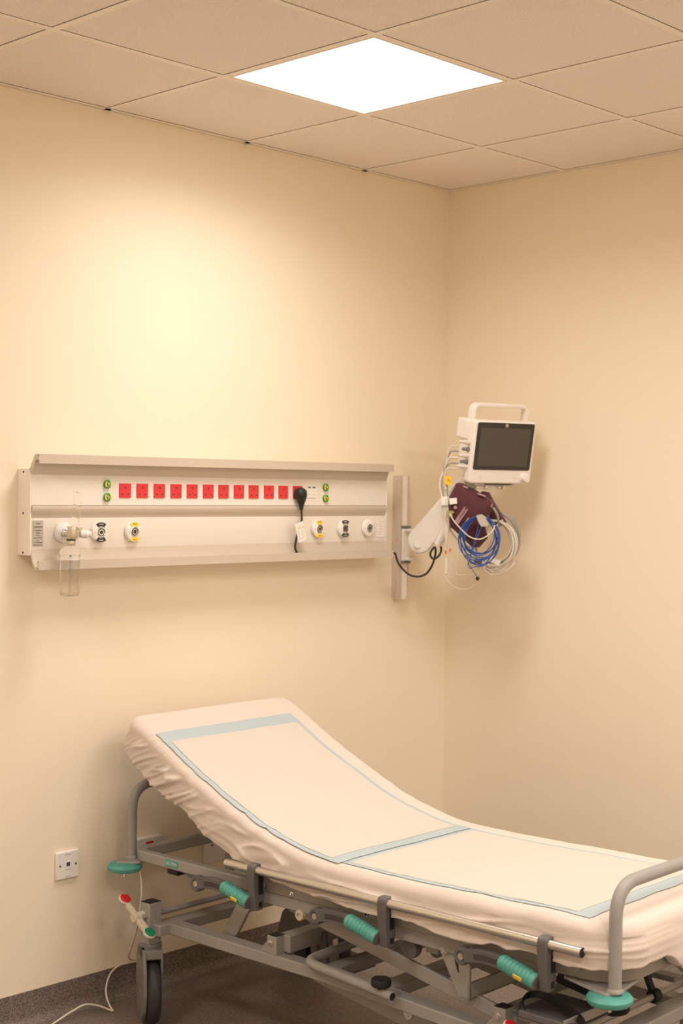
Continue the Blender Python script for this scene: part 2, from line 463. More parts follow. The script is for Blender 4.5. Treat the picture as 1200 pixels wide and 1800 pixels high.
# data / usb outlet
x = fx(-0.852)
bm = B(); box(bm, x - 0.0228, x + 0.0228, YF - 0.0022, YF + 0.001, 1.626, 1.6705); us = obj('usb_outlet', bm, M['white'], panel, bevel=0.0005, label='white outlet with two grey ports')
bm = B()
for dx in (-0.0125, 0.0105): box(bm, x + dx - 0.0068, x + dx + 0.0068, YF - 0.003, YF - 0.002, 1.6612, 1.6668)
obj('port', bm, M['bluegrey'], us, smooth=False)
bm = B()
for dx in (-0.0125, 0.0105): box(bm, x + dx - 0.006, x + dx + 0.006, YF - 0.0026, YF - 0.002, 1.637, 1.640)
obj('indicator', bm, M['ivory'], us, smooth=False)
# earth terminals
for xx, z in ((-1.759, 1.6655), (-1.759, 1.6245), (-0.782, 1.6645), (-0.782, 1.6245)):
    x = fx(xx); o = (x, YF, z)
    bm = B(); lathe(bm, [(0.0135, 0), (0.0135, 0.007), (0.0115, 0.009), (0.0065, 0.009), (0.0065, 0.005), (0, 0.005)], o, (0, -1, 0), 20)
    e = obj('earth_terminal', bm, M['earth'], panel, label='green and yellow equipotential terminal')
    bm = B()
    for s in (-1, 1):                         # the yellow side segments
        poly = [((0.0085 if k < 9 else 0.0128) * math.cos(q) * s, (0.0085 if k < 9 else 0.0128) * math.sin(q)) for k, q in enumerate([math.radians(-50 + 12.5 * j) for j in range(9)] + [math.radians(50 - 12.5 * j) for j in range(9)])]
        prism(bm, poly, lambda a, b, d: (x + a, YF - d, z + b), 0.0085, 0.0098)
    obj('yellow_band', bm, M['yellow'], e, smooth=False)
    bm = B(); lathe(bm, [(0.0062, 0.004), (0.0062, 0.007), (0.0042, 0.007), (0.0042, 0.011), (0.0026, 0.0125), (0, 0.0125)], o, (0, -1, 0), 16)
    obj('contact_pin', bm, M['brass'], e)
# gas terminal units
def sector(bm, x, z, a0, a1, r1, r2, y1, y2, n=8):
    A = [math.radians(a0 + (a1 - a0) * k / n) for k in range(n + 1)]
    poly = [(r1 * math.cos(q), r1 * math.sin(q)) for q in A] + [(r2 * math.cos(q), r2 * math.sin(q)) for q in reversed(A)]
    prism(bm, poly, lambda a, b, d: (x + a, YF - d, z + b), y1, y2)
GAS = [(-1.924, 'white'), (-1.789, 'black'), (-1.657, 'yellow'), (-0.821, 'yellow'), (-0.688, 'black'), (-0.557, 'white')]
for xx, kind in GAS:
    x = fx(xx); z = 1.5145; o = (x, YF, z)
    bm = B(); lathe(bm, [(0.0325, 0), (0.0325, 0.005), (0.030, 0.011), (0.024, 0.0135), (0.0165, 0.0135), (0.0165, 0.009), (0, 0.009)], o, (0, -1, 0), 36)
    g = obj('gas_terminal', bm, M['white'], panel, label='%s gas terminal' % ('white' if kind == 'white' else 'white and ' + kind))
    if kind != 'white':
        bm = B()
        for c in (90, 270): sector(bm, x, z, c - 37, c + 37, 0.0185, 0.0312, 0.0105, 0.0140)
        obj('colour_band', bm, M['yellow'] if kind == 'yellow' else M['midplastic'] if False else (M['yellow'] if kind == 'yellow' else M['tyre']), g, smooth=False)
        bm = B()
        for c in (90, 270): sector(bm, x, z, c - 18, c + 18, 0.0235, 0.0270, 0.0138, 0.0143)
        obj('printed_mark', bm, M['olive'] if kind == 'yellow' else M['labelgrey'], g, smooth=False)
    bm = B(); lathe(bm, [(0.0168, 0.009), (0.0168, 0.0145), (0.0145, 0.0155), (0.0125, 0.0145), (0.0122, 0.0115), (0.0095, 0.0115), (0.0095, 0.0145), (0.0062, 0.0145), (0.0055, 0.010), (0, 0.010)], o, (0, -1, 0), 28)
    obj('valve_ring', bm, M['steel'] if kind != 'black' else M['chrome'], g)
    bm = B(); lathe(bm, [(0.0056, 0.0102), (0.0056, 0.0112), (0, 0.0112)], o, (0, -1, 0), 16)
    lathe(bm, [(0.0118, 0.0117), (0.0118, 0.0122), (0.0098, 0.0122), (0.0098, 0.0117)], o, (0, -1, 0), 24)
    obj('valve_bore', bm, M['ink'], g)
    bm = B()
    for dx, dz in ((-0.023, 0.0), (0.0245, 0.0), (0.022, 0.010)): box(bm, x + dx - 0.0016, x + dx + 0.0016, YF - 0.0142, YF - 0.0125, z + dz - 0.0014, z + dz + 0.0014)
    obj('small_print', bm, M['labelgrey'], g, smooth=False)
# printed data plates
x0, x1 = fx(-2.033), fx(-1.997)
bm = B(); box(bm, x0, x1, YF - 0.0016, YF + 0.002, 1.4765, 1.553); pl = obj('data_plate', bm, M['labelgrey'], panel, smooth=False)
bm = B()
for z, a, c in ((1.543, 0.25, 0.7), (1.5345, 0.1, 0.9), (1.5315, 0.1, 0.9), (1.523, 0.12, 0.8), (1.5175, 0.3, 0.65), (1.5135, 0.25, 0.7), (1.5085, 0.25, 0.7), (1.500, 0.08, 0.88), (1.4915, 0.35, 0.6), (1.486, 0.08, 0.9), (1.479, 0.05, 0.9)):
    box(bm, x0 + (x1 - x0) * a, x0 + (x1 - x0) * c, YF - 0.0019, YF - 0.0015, z - 0.0007, z + 0.0007)
obj('printed_lines', bm, M['ink'], pl, smooth=False)
x0, x1 = fx(-0.503), fx(-0.466)
bm = B(); box(bm, x0, x1, YF - 0.0014, YF + 0.002, 1.480, 1.548); pl = obj('data_plate', bm, M['white'], panel, smooth=False, label='white data plate')
bm = B()
for z in (1.538, 1.528, 1.520, 1.510, 1.500, 1.490): box(bm, x0 + 0.008, x1 - 0.008, YF - 0.0017, YF - 0.0013, z - 0.0006, z + 0.0006)
obj('printed_lines', bm, M['labelgrey'], pl, smooth=False)

# ------------------------------------------------------------------ oxygen flowmeter plugged into the first terminal
fm = thing('oxygen_flowmeter', 'clear plastic flowmeter with a humidifier jar plugged into the wall trunking', 'flowmeter', (-1.93, -0.15, 1.33), world=True)
gx = fx(-1.924); FY = -0.142
bm = B()
lathe(bm, [(0.0, 0.012), (0.0155, 0.012), (0.0155, 0.026), (0.0125, 0.028), (0.0125, 0.036), (0.009, 0.038), (0.009, 0.052), (0.0055, 0.054), (0.0055, 0.085), (0, 0.085)], (gx, YF, 1.5145), (0.0, -1, 0), 24)
obj('probe', bm, M['chrome'], fm)
gx -= 0.021
bm = B()
lathe(bm, [(0, 0), (0.0155, 0), (0.0165, 0.002), (0.0165, 0.038), (0.0155, 0.040), (0, 0.040)], (gx + 0.002, FY, 1.496), (0, 0, 1), 8)
lathe(bm, [(0, 0), (0.0085, 0), (0.0085, 0.012), (0, 0.012)], (gx + 0.024, FY - 0.004, 1.521), (0, 0, 1), 16)
box(bm, gx + 0.002, gx + 0.026, FY - 0.012, FY + 0.008, 1.502, 1.522)
obj('valve_body', bm, M['brass'], fm, bevel=0.001)
bm = B(); lathe(bm, [(0, 0), (0.0105, 0), (0.0125, 0.002), (0.0125, 0.020), (0.009, 0.023), (0.009, 0.030), (0.006, 0.032), (0, 0.032)], (gx + 0.028, FY - 0.008, 1.512), (0.75, -0.66, 0), 20)
obj('control_knob', bm, M['white'], fm)
# graduated tube (hollow)
tb = Vector((gx + 0.012, FY, 1.531)); tt = Vector((gx + 0.0215, FY - 0.002, 1.640)); dr = tt - tb; L = dr.length
bm = B(); lathe(bm, [(0.0060, 0), (0.0108, 0), (0.0118, L), (0.0060, L)], tb, dr, 24)
ft = obj('flow_tube', bm, M['clear'], fm)
bm = B()
for k in range(12):
    p = tb + dr * (0.08 + 0.055 * k) + Vector((0.0035, -0.0112, 0)); w = 0.0022 if k % 2 else 0.0034
    box(bm, p.x - w, p.x + w, p.y - 0.0004, p.y + 0.0004, p.z - 0.0009, p.z + 0.0009)
obj('graduations', bm, M['labelgrey'], ft, smooth=False)
bm = B(); lathe(bm, [(0, 0), (0.0058, 0.0), (0.0058, 0.004), (0, 0.004)], tt - dr.normalized() * 0.003, dr, 16); obj('tube_cap', bm, M['white'], fm)
jx = gx - 0.006
bm = B(); lathe(bm, [(0, 0), (0.0125, 0), (0.0135, 0.002), (0.0135, 0.014), (0.0125, 0.016), (0, 0.016)], (jx + 0.004, FY, 1.4775), (0, 0, 1), 8); obj('union_nut', bm, M['brass'], fm)
bm = B(); lathe(bm, [(0.010, 0.0), (0.0145, 0.0), (0.0145, 0.003), (0.010, 0.003)], (jx + 0.004, FY, 1.4938), (0, 0, 1), 20); obj('seal_ring', bm, M['black'], fm)
bm = B(); lathe(bm, [(0.0, 1.4775), (0.013, 1.4775), (0.020, 1.473), (0.0285, 1.466), (0.0315, 1.458), (0.0315, 1.444), (0.0295, 1.444), (0.0295, 1.450), (0, 1.452)], (jx, FY, 0), (0, 0, 1), 32)
lathe(bm, [(0.006, 0), (0.006, 0.02), (0, 0.02)], (jx + 0.026, FY - 0.012, 1.461), (0.8, -0.6, 0), 12)
obj('jar_lid', bm, M['clear'], fm, label='translucent screw lid of the jar')
bm = B(); lathe(bm, [(0.0300, 1.4495), (0.0300, 1.338), (0.0285, 1.331), (0.026, 1.326), (0.0, 1.329), (0, 1.3315), (0.024, 1.329), (0.0265, 1.333), (0.0278, 1.339), (0.0278, 1.4495)], (jx, FY, 0), (0, 0, 1), 36)
jar = obj('humidifier_jar', bm, M['clear'], fm)
bm = B(); lathe(bm, [(0.0035, 1.448), (0.0035, 1.345), (0.0052, 1.344), (0.0052, 1.335), (0.0022, 1.335), (0.0022, 1.448)], (jx + 0.002, FY, 0), (0, 0, 1), 14); obj('dip_tube', bm, M['clear'], jar)
bm = B()
for z in (1.382, 1.376, 1.371):
    for q in (200, 290): 
        c = Vector((jx + 0.0302 * math.cos(math.radians(q)), FY + 0.0302 * math.sin(math.radians(q)), z)); box(bm, c.x - 0.0015, c.x + 0.0015, c.y - 0.0015, c.y + 0.0015, z - 0.001, z + 0.001)
obj('level_marks', bm, M['labelgrey'], jar, smooth=False)

# ------------------------------------------------------------------ vertical mounting rail and monitor arm
RX0, RX1 = -0.322, -0.270
t = thing('mounting_rail', 'upright aluminium equipment rail fixed to the wall beside the trunking end', 'rail', (-0.296, 0, 1.236), world=True)
bm = B()
prof = [(RX0, 0), (RX0, -0.010), (RX0 + 0.003, -0.012), (RX0 + 0.003, -0.016), (RX0, -0.018), (RX0, -0.030), (RX0 + 0.002, -0.032), (RX0 + 0.002, -0.034), (RX0, -0.036), (RX0, -0.041),
        (RX0 + 0.012, -0.041), (RX0 + 0.012, -0.030), (RX1 - 0.012, -0.030), (RX1 - 0.012, -0.041), (RX1, -0.041), (RX1, 0)]
prism(bm, prof, lambda a, b, d: (a, b, d), 1.236, 1.714); ch = obj('channel', bm, M['gallery'], t, angle=20)
bm = B(); box(bm, RX0 + 0.011, RX1 - 0.011, -0.0405, -0.028, 1.517, 1.713); box(bm, RX0 + 0.011, RX1 - 0.011, -0.0405, -0.028, 1.237, 1.375)
obj('cover_strip', bm, M['panelend'], t, smooth=False)
bm = B()
for z in (1.702, 1.470, 1.314): lathe(bm, [(0.005, 0), (0.0045, 0.0025), (0, 0.003)], (RX0, -0.024, z), (-1, 0, 0), 14)
obj('screw', bm, M['chrome'], ch)

arm = thing('monitor_arm', 'white swing arm clamped to the upright rail, reaching up to the patient monitor', 'monitor arm', (-0.296, -0.06, 1.44), world=True)
bm = B(); box(bm, RX0 + 0.006, RX1 - 0.004, -0.052, -0.0415, 1.385, 1.510); box(bm, RX0 + 0.012, RX1 + 0.012, -0.092, -0.052, 1.499, 1.508); box(bm, RX0 + 0.012, RX1 + 0.012, -0.092, -0.052, 1.387, 1.396)
obj('wall_bracket', bm, M['white'], arm, bevel=0.002)
bm = B(); box(bm, RX0 + 0.005, RX1 - 0.003, -0.054, -0.0412, 1.512, 1.520); box(bm, RX0 + 0.005, RX1 - 0.003, -0.054, -0.0412, 1.375, 1.384); obj('clamp_stop', bm, M['midplastic'], arm, bevel=0.001)
def capsule(px, py, qx, qy, ra, rb, n=14):
    a, c = Vector((px, py)), Vector((qx, qy)); d = math.atan2(c.y - a.y, c.x - a.x)
    P = [(a.x + ra * math.cos(d + math.pi / 2 + math.pi * k / n), a.y + ra * math.sin(d + math.pi / 2 + math.pi * k / n)) for k in range(n + 1)]
    P += [(c.x + rb * math.cos(d - math.pi / 2 + math.pi * k / n), c.y + rb * math.sin(d - math.pi / 2 + math.pi * k / n)) for k in range(n + 1)]
    return P
AD = 5.66
bm = B(); prism(bm, capsule(738, 951, 826, 842, 22.5, 17), lambda a, b, d: at(a, b, AD + d - (a - 738) * 0.0012), -0.03, 0.03)
ab = obj('arm_body', bm, M['white'], arm, bevel=0.010, seg=4)
bm = B(); lathe(bm, [(0.017, 0), (0.017, 0.002), (0.0145, 0.0035), (0.0145, 0.0025), (0, 0.0025)], at(735, 956, AD - 0.0295), CAM - at(735, 956, AD), 28); obj('pivot_cap', bm, M['white'], ab)
bm = B(); cyl(bm, at(769, 957, 5.575), at(806, 888, 5.53), 0.0155, 0.0155, 18); obj('cable_cover', bm, M['white'], arm, bevel=0.001)
bm = B(); cyl(bm, at(826, 842, AD - 0.11), at(868, 846, 5.60), 0.020, 0.020, 18); cyl(bm, at(866, 858, 5.585), at(866, 838, 5.585), 0.022, 0.022, 18)
obj('swivel_joint', bm, M['white'], arm, bevel=0.002)

# ------------------------------------------------------------------ patient monitor
mon = thing('patient_monitor', 'white bedside monitor with a dark blank screen and carrying handle on the wall arm', 'monitor', at(881, 795, 5.5), (math.radians(11), 0, math.radians(-16)))
HW, HH = 0.140, 0.1165
bm = B(); prism(bm, round_poly([(-HW, -HH), (HW, -HH), (HW, HH), (-HW, HH)], 0.014), lambda a, b, d: (a * (1 - 0.02 * (d > 0.02)), d, b), -0.012, 0.030)
body = obj('bezel_housing', bm, M['monitor'], mon, bevel=0.006, seg=3)
bm = B(); prism(bm, round_poly([(-0.128, -0.090), (0.118, -0.090), (0.118, 0.100), (-0.128, 0.100)], 0.018), lambda a, b, d: (a * (1 - max(0, d - 0.05) * 1.2), d, b * (1 - max(0, d - 0.05) * 1.6)), 0.028, 0.105)
obj('rear_housing', bm, M['monitor'], mon, bevel=0.008, seg=3)
bm = B(); prism(bm, round_poly([(-0.1285, -0.0655), (0.1285, -0.0655), (0.1285, 0.1105), (-0.1285, 0.1105)], 0.009), lambda a, b, d: (a, d, b), -0.0135, -0.008)
gl = obj('screen_glass', bm, M['glass'], mon, bevel=0.001)
bm = B(); box(bm, -0.113, 0.113, -0.0139, -0.0130, -0.050, 0.0915); obj('display', bm, M['screen'], gl, smooth=False)
bm = B(); lathe(bm, [(0.0072, 0), (0.0072, 0.001), (0.0060, 0.001), (0.0060, 0.0006), (0, 0.0006)], (0.0, -0.0135, 0.1015), (0, -1, 0), 24)
box(bm, -0.0008, 0.0008, -0.0147, -0.0138, 0.0985, 0.1045); obj('emblem', bm, M['labelgrey'], gl, smooth=False)
bm = B()
hp = fillet_path([(-0.119, 0.046, 0.085), (-0.119, 0.046, 0.168), (0.119, 0.046, 0.168), (0.119, 0.046, 0.100)], 0.026, 8)
for i, q in enumerate(hp): pass
def strap(bm, pts, w, th, yaxis):
    P = [Vector(p) for p in pts]; Y = Vector(yaxis).normalized(); rings = []
    for i, p in enumerate(P):
        d = (P[min(i + 1, len(P) - 1)] - P[max(i - 1, 0)]).normalized(); n = d.cross(Y).normalized()
        rings.append([bm.verts.new(p + Y * a * w / 2 + n * c * th / 2) for a, c in ((-1, -1), (1, -1), (1, 1), (-1, 1))])
    for A, C in zip(rings, rings[1:]):
        for q in range(4): bm.faces.new((A[q], A[(q + 1) % 4], C[(q + 1) % 4], C[q]))
    bm.faces.new(rings[0][::-1]); bm.faces.new(rings[-1]); bmesh.ops.recalc_face_normals(bm, faces=bm.faces[:])
    return bm
strap(bm, hp, 0.034, 0.014, (0, 1, 0)); obj('carry_handle', bm, M['monitor'], mon, bevel=0.004, seg=3)
bm = B(); lathe(bm, [(0, 0), (0.0185, 0), (0.0185, 0.004), (0.0150, 0.006), (0.0140, 0.020), (0.0125, 0.0225), (0, 0.023)], (0.108, -0.012, -0.093), (0, -1, 0), 28); obj('trim_knob', bm, M['monitor'], mon)
bm = B(); box(bm, -0.092, -0.080, -0.0132, -0.0115, -0.096, -0.083); box(bm, 0.060, 0.074, -0.0132, -0.0115, -0.094, -0.088); obj('button', bm, M['white'], mon, bevel=0.001)
bm = B(); box(bm, -0.132, -0.095, 0.04, 0.118, 0.035, 0.112); obj('battery_door', bm, M['monitor'], mon, bevel=0.008, seg=3)
# plugs in the left side
for k, z in enumerate((0.030, 0.006, -0.018, -0.040, -0.058)):
    bm = B(); x1 = -HW + 0.012; L = (0.050, 0.034, 0.044, 0.036, 0.050)[k]
    lathe(bm, [(0, 0), (0.0085, 0), (0.0085, L * 0.55), (0.0065, L * 0.6), (0.0060, L), (0.0032, L + 0.004), (0, L + 0.004)], (x1, 0.012, z), (-1, 0.15, 0.05 if k == 0 else 0), 14)
    obj('connector_plug', bm, M['midplastic'] if k in (1, 3) else M['whitecable'], mon)
# quick release plate under the monitor
bm = B(); box(bm, -0.105, 0.075, -0.002, 0.070, -0.126, -0.117); mp = obj('mount_plate', bm, M['labelgrey'], mon, bevel=0.002)
bm = B(); box(bm, -0.060, 0.060, -0.004, 0.000, -0.1225, -0.1185); obj('release_slot', bm, M['ink'], mp, smooth=False)
bm = B(); box(bm, -0.090, 0.020, 0.005, 0.06, -0.142, -0.126); box(bm, -0.055, -0.043, -0.004, 0.02, -0.138, -0.126); box(bm, 0.028, 0.036, 0.0, 0.02, -0.140, -0.126); box(bm, 0.004, 0.016, -0.004, 0.02, -0.136, -0.128)
obj('mount_bracket', bm, M['whitecable'], mon, bevel=0.002)

# ------------------------------------------------------------------ blood pressure cuff and cables under the monitor
def px_prism(bm, pts, D0, D1, rad=0):
    P = round_poly(pts, rad) if rad else pts
    return prism(bm, P, lambda a, b, d: at(a, b, d), D0, D1)
cuff = thing('blood_pressure_cuff', 'folded maroon blood pressure cuff hanging under the patient monitor', 'cuff', at(835, 960, 5.48), world=True)
def puffy(bm_pts, D, th, rad, name, parent, bow=0.010):
    """a soft folded pad: outline inset in steps towards a bowed front"""
    P = round_poly(bm_pts, rad); n = len(P); cx = sum(p[0] for p in P) / n; cy = sum(p[1] for p in P) / n
    bm = B(); rings = []
    for k, (ins, dd) in enumerate(((0.0, 0.5), (0.0, 0.2), (0.012, -0.05), (0.04, -0.25), (0.12, -0.42), (0.35, -0.5 - bow / th * 0.6), (0.7, -0.5 - bow / th))):
        rings.append([bm.verts.new(at(a + (cx - a) * ins, b + (cy - b) * ins, D + dd * th)) for a, b in P])
    for A, C in zip(rings, rings[1:]):
        for i in range(n): bm.faces.new((A[i], A[(i + 1) % n], C[(i + 1) % n], C[i]))
    bm.faces.new(rings[0][::-1]); bm.faces.new(rings[-1]); bmesh.ops.recalc_face_normals(bm, faces=bm.faces[:])
    return obj(name, bm, M['maroon'], parent, angle=60)
puffy([(845, 863), (860, 865), (869, 882), (880, 900), (891, 918), (878, 926), (862, 916), (840, 900)], 5.520, 0.03, 4, 'rear_flap', cuff)
flap = puffy([(802, 848), (813, 849), (826, 856), (838, 862), (858, 876), (868, 885), (860, 905), (852, 925), (858, 945), (842, 963), (828, 961), (812, 945), (791, 926), (787, 901), (789, 873)], 5.485, 0.03, 5, 'front_panel', cuff)
FD = 5.457
def front(a, b, dd=0.0): return at(a, b, FD + dd)
bm = B(); prism(bm, [(789, 876), (802.5, 875), (803, 885.5), (790, 887)], lambda a, b, d: at(a, b, d), FD - 0.002, FD + 0.008); obj('white_label', bm, M['white'], cuff, smooth=False)
bm = B(); prism(bm, [(816.5, 890), (822.5, 895.5), (805.5, 921.5), (799, 915.5)], lambda a, b, d: at(a, b, d), FD - 0.002, FD + 0.008); obj('range_band', bm, M['cuffprint'], cuff, smooth=False)
ox, oy = front(822, 896), front(802, 919)
xd = (front(819.7, 892.7) - front(802.2, 918.5)).normalized(); zd = (CAM - front(811, 906)).normalized(); yd = zd.cross(xd).normalized(); xd = yd.cross(zd)
lettering('range_lettering', '\u25C4 RANGE \u25BA', 0.0125, M['maroon'], cuff, basis(front(811, 905.5, -0.0026), xd, yd, zd))
bm = B(); lathe(bm, [(0.0065, 0), (0.0065, 0.002), (0, 0.002)], front(800, 892), zd, 16); obj('printed_dot', bm, M['cuffprint'], cuff)
bm = B()
for (a, b, c, e) in ((818, 856, 4.5, 1.6), (820, 913, 5, 1.5), (822, 917, 4, 1.3), (863, 888, 3, 1.6), (846, 870, 7, 1.6)):
    D = FD - 0.001 + (0.012 if b < 860 else 0.006 if a > 840 else 0.0)
    prism(bm, [(a - c, b - e - c * 0.35), (a + c, b - e + c * 0.35), (a + c, b + e + c * 0.35), (a - c, b + e - c * 0.35)] if b < 880 else [(a - c * 0.5, b + c * 0.8), (a + c * 0.5, b - c * 0.8), (a + c * 0.5 + e, b - c * 0.8 + e), (a - c * 0.5 + e, b + c * 0.8 + e)], lambda x, y, d: at(x, y, d), D, D + 0.015)
obj('fine_print', bm, M['cuffprint'], cuff, smooth=False)

# cable hook that carries the leads
hook = thing('cable_hook', 'pale grey tongue-shaped cable hook in the middle of the blue leads', 'hook', at(855, 930, 5.45), world=True)
bm = B(); px_prism(bm, [(836, 906), (846, 904), (853, 908), (858.5, 922), (855, 926), (845, 926), (840, 917)], 5.395, 5.405, 3); obj('tongue', bm, M['greycable'] if False else M['labelgrey'], hook, bevel=0.002)
bm = B(); bar(bm, at(850, 923, 5.403), at(852, 927, 5.56), 0.016, 0.005, side=rt); obj('stem', bm, M['labelgrey'], hook, bevel=0.001)

def coil(name, label, cat, material, cx, top, rxs, rys, D, dd, r, n, seed, start=90, extra_in=None, extra_out=None, steps=22, group=None):
    R = random.Random(seed); pts = [at(*p) for p in (extra_in or [])]
    par = []
    for k in range(n + 1): par.append((R.uniform(*rxs), R.uniform(*rys), R.uniform(-dd, dd), R.uniform(-2, 2), R.uniform(-1.5, 1.5)))
    for k in range(n):
        for j in range(steps):
            u = j / steps; a = par[k]; c = par[k + 1]; q = [a[i] * (1 - u) + c[i] * u for i in range(5)]
            th = math.radians(start) + 2 * math.pi * u
            rx, ry = q[0], q[1]
            pts.append(at(cx + q[3] + rx * math.cos(th), top + q[4] + ry - ry * math.sin(th), D + q[2] + 0.006 * math.sin(3 * th + k)))
    pts += [at(*p) for p in (extra_out or [])]
    bm = B(); tube(bm, pts, r, 8, 2)
    return tag(obj(name, bm, material), label, cat, group)
coil('blue_lead', 'coil of thin bright blue leads looped over the pale hook', 'cable', M['blue'], 843, 909, (25, 37), (28, 44), 5.425, 0.014, 0.0021, 8, 3,
     extra_in=[(806, 940, 5.43), (813, 960, 5.43), (826, 976, 5.425)], extra_out=[(822, 992, 5.42), (835, 996, 5.42), (850, 994, 5.42), (862, 978, 5.42)])
coil('white_cable', 'coil of pale sheathed cable hanging outside the blue leads', 'cable', M['whitecable'], 868, 915, (28, 51), (36, 50), 5.50, 0.018, 0.0032, 8, 11,
     extra_in=[(788, 925, 5.51), (800, 945, 5.51), (826, 962, 5.51)], extra_out=[(850, 1000, 5.49), (880, 1008, 5.49), (905, 990, 5.49)])
coil('grey_hose', 'coil of thicker grey hose behind the pale cable coil', 'hose', M['greycable'], 872, 900, (30, 41), (44, 53), 5.535, 0.010, 0.0045, 3, 5,
     extra_in=[(866, 892, 5.47), (874, 905, 5.47), (877, 925, 5.49)])
bm = B(); tube(bm, [at(*p) for p in ((790, 903, 5.44), (797, 915, 5.425), (812, 932, 5.405), (826, 944, 5.40), (842, 948, 5.395), (856, 942, 5.395), (866, 932, 5.40), (869, 924, 5.41))], 0.0024, 8)
c = tag(obj('white_lead', bm, M['whitecable']), 'single pale lead curving across the front of the blue coil', 'cable')
t = thing('electrode_lead', 'thin dark lead ending in a round black button below the blue coil', 'cable', at(839, 1017, 5.41), world=True)
bm = B(); tube(bm, [at(*p) for p in ((818, 968, 5.42), (822, 985, 5.415), (830, 1001, 5.41), (838, 1014, 5.41))], 0.0019, 8); obj('wire', bm, M['bluegrey'], t)
bm = B(); lathe(bm, [(0, -0.004), (0.006, -0.004), (0.0074, 0), (0.006, 0.004), (0, 0.004)], at(839, 1017, 5.41), CAM - at(839, 1017, 5.41), 18); obj('button', bm, M['black'], t)
bm = B(); prism(bm, [(864, 979), (880, 986), (876, 995), (860, 987)], lambda a, b, d: at(a, b, d), 5.462, 5.466)
tag(obj('paper_tag', bm, M['white'], smooth=False), 'small white tag tied among the pale cables', 'tag')
bm = B(); prism(bm, [(833, 983), (847, 985), (846, 993), (832, 990)], lambda a, b, d: at(a, b, d), 5.456, 5.468)
tag(obj('cable_sleeve', bm, M['bluegrey'], bevel=0.002), 'dark grey sleeve below the blue coil', 'sleeve')

# cables dropping on the left of the monitor
t = thing('cable_junction', 'white cable junction box with pale leads running down beside the maroon cuff', 'cable', at(785, 882, 5.49), world=True)
bm = B(); px_prism(bm, [(775, 873), (787, 873), (788.5, 889), (774.5, 889)], 5.478, 5.50, 2); obj('junction_box', bm, M['white'], t, bevel=0.003)
def lead(pts, r, m=None, parent=t, name='lead'):
    bm = B(); tube(bm, [at(*p) for p in pts], r, 8); return obj(name, bm, m or M['whitecable'], parent)
lead([(784, 873, 5.487), (783, 850, 5.49), (783, 830, 5.49), (786, 800, 5.48), (792, 786, 5.475), (804, 783.5, 5.47)], 0.0036)
lead([(780, 873, 5.487), (776, 850, 5.49), (778, 832, 5.49), (784, 812, 5.485), (792, 794, 5.475), (806, 793, 5.472)], 0.0032, M['greycable'])
lead([(776, 873, 5.487), (773, 850, 5.49), (780, 826, 5.49), (789, 806, 5.48), (804, 805, 5.474)], 0.0044)
lead([(786, 873, 5.487), (785, 850, 5.485), (783, 826, 5.485), (790, 815, 5.475), (806, 815, 5.474)], 0.0032, M['greycable'])
lead([(783, 860, 5.484), (782, 838, 5.484), (786, 824, 5.478), (804, 824.5, 5.474)], 0.0038)
lead([(777, 889, 5.489), (777, 905, 5.489), (783, 925, 5.487), (785, 945, 5.485), (783, 968, 5.485)], 0.0034)
lead([(781, 889, 5.489), (783, 905, 5.486), (781, 925, 5.488), (784, 955, 5.488), (790, 968, 5.486)], 0.0032)
lead([(786, 889, 5.489), (788, 905, 5.486), (787, 925, 5.488), (784, 945, 5.487)], 0.0050)
bm = B()
for (a, b) in ((783, 971), (790.5, 967)): cyl(bm, at(a, b - 3, 5.485), at(a, b + 3, 5.485), 0.0036, n=10)
obj('orange_ferrule', bm, M['orange'], t)
bm = B(); px_prism(bm, [(785, 898), (796, 898), (799, 901), (794, 904), (797, 908), (792, 907), (789, 911), (785, 909)], 5.452, 5.464); obj('connector_block', bm, M['olive'], t, bevel=0.001)
t2 = thing('drip_chamber_tube', 'thin clear tube with a slim chamber looping below the cuff leads', 'tube', at(784, 1010, 5.49), world=True)
bm = B(); lathe(bm, [(0.003, 0), (0.0062, 0.004), (0.0068, 0.055), (0.003, 0.062)], at(784, 1010, 5.485), Vector((0, 0, 1)), 16); obj('chamber', bm, M['whitecable'], t2)
bm = B(); tube(bm, [at(*p) for p in ((784, 1010, 5.485), (787, 1020, 5.485), (797, 1031, 5.485), (815, 1036, 5.485), (830, 1030, 5.485), (838, 1021, 5.47), (838, 1013, 5.46), (826, 1010, 5.46), (805, 1010, 5.47), (801, 1005, 5.475), (802, 985, 5.475), (808, 968, 5.48))], 0.0011, 6); obj('tubing', bm, M['whitecable'], t2)
bm = B(); tube(bm, [at(*p) for p in ((783, 984, 5.485), (783, 972, 5.485))], 0.0022, 8); obj('inlet', bm, M['whitecable'], t2)
# yellow tag on the cables
t = thing('yellow_tag', 'small orange-yellow tag with a black tick beside the white monitor cables', 'tag', at(787, 845, 5.475), world=True)
bm = B(); px_prism(bm, [(781.5, 836.5), (793, 838), (792.5, 853.5), (782, 851)], 5.474, 5.477, 1); obj('tag_sheet', bm, M['tagyellow'], t, smooth=False)
bm = B(); tube(bm, [at(*p) for p in ((785, 844, 5.473), (787.5, 843.2, 5.473), (789, 845, 5.473), (791, 845.5, 5.473), (790, 847, 5.473))], 0.0008, 6); obj('black_mark', bm, M['ink'], t)

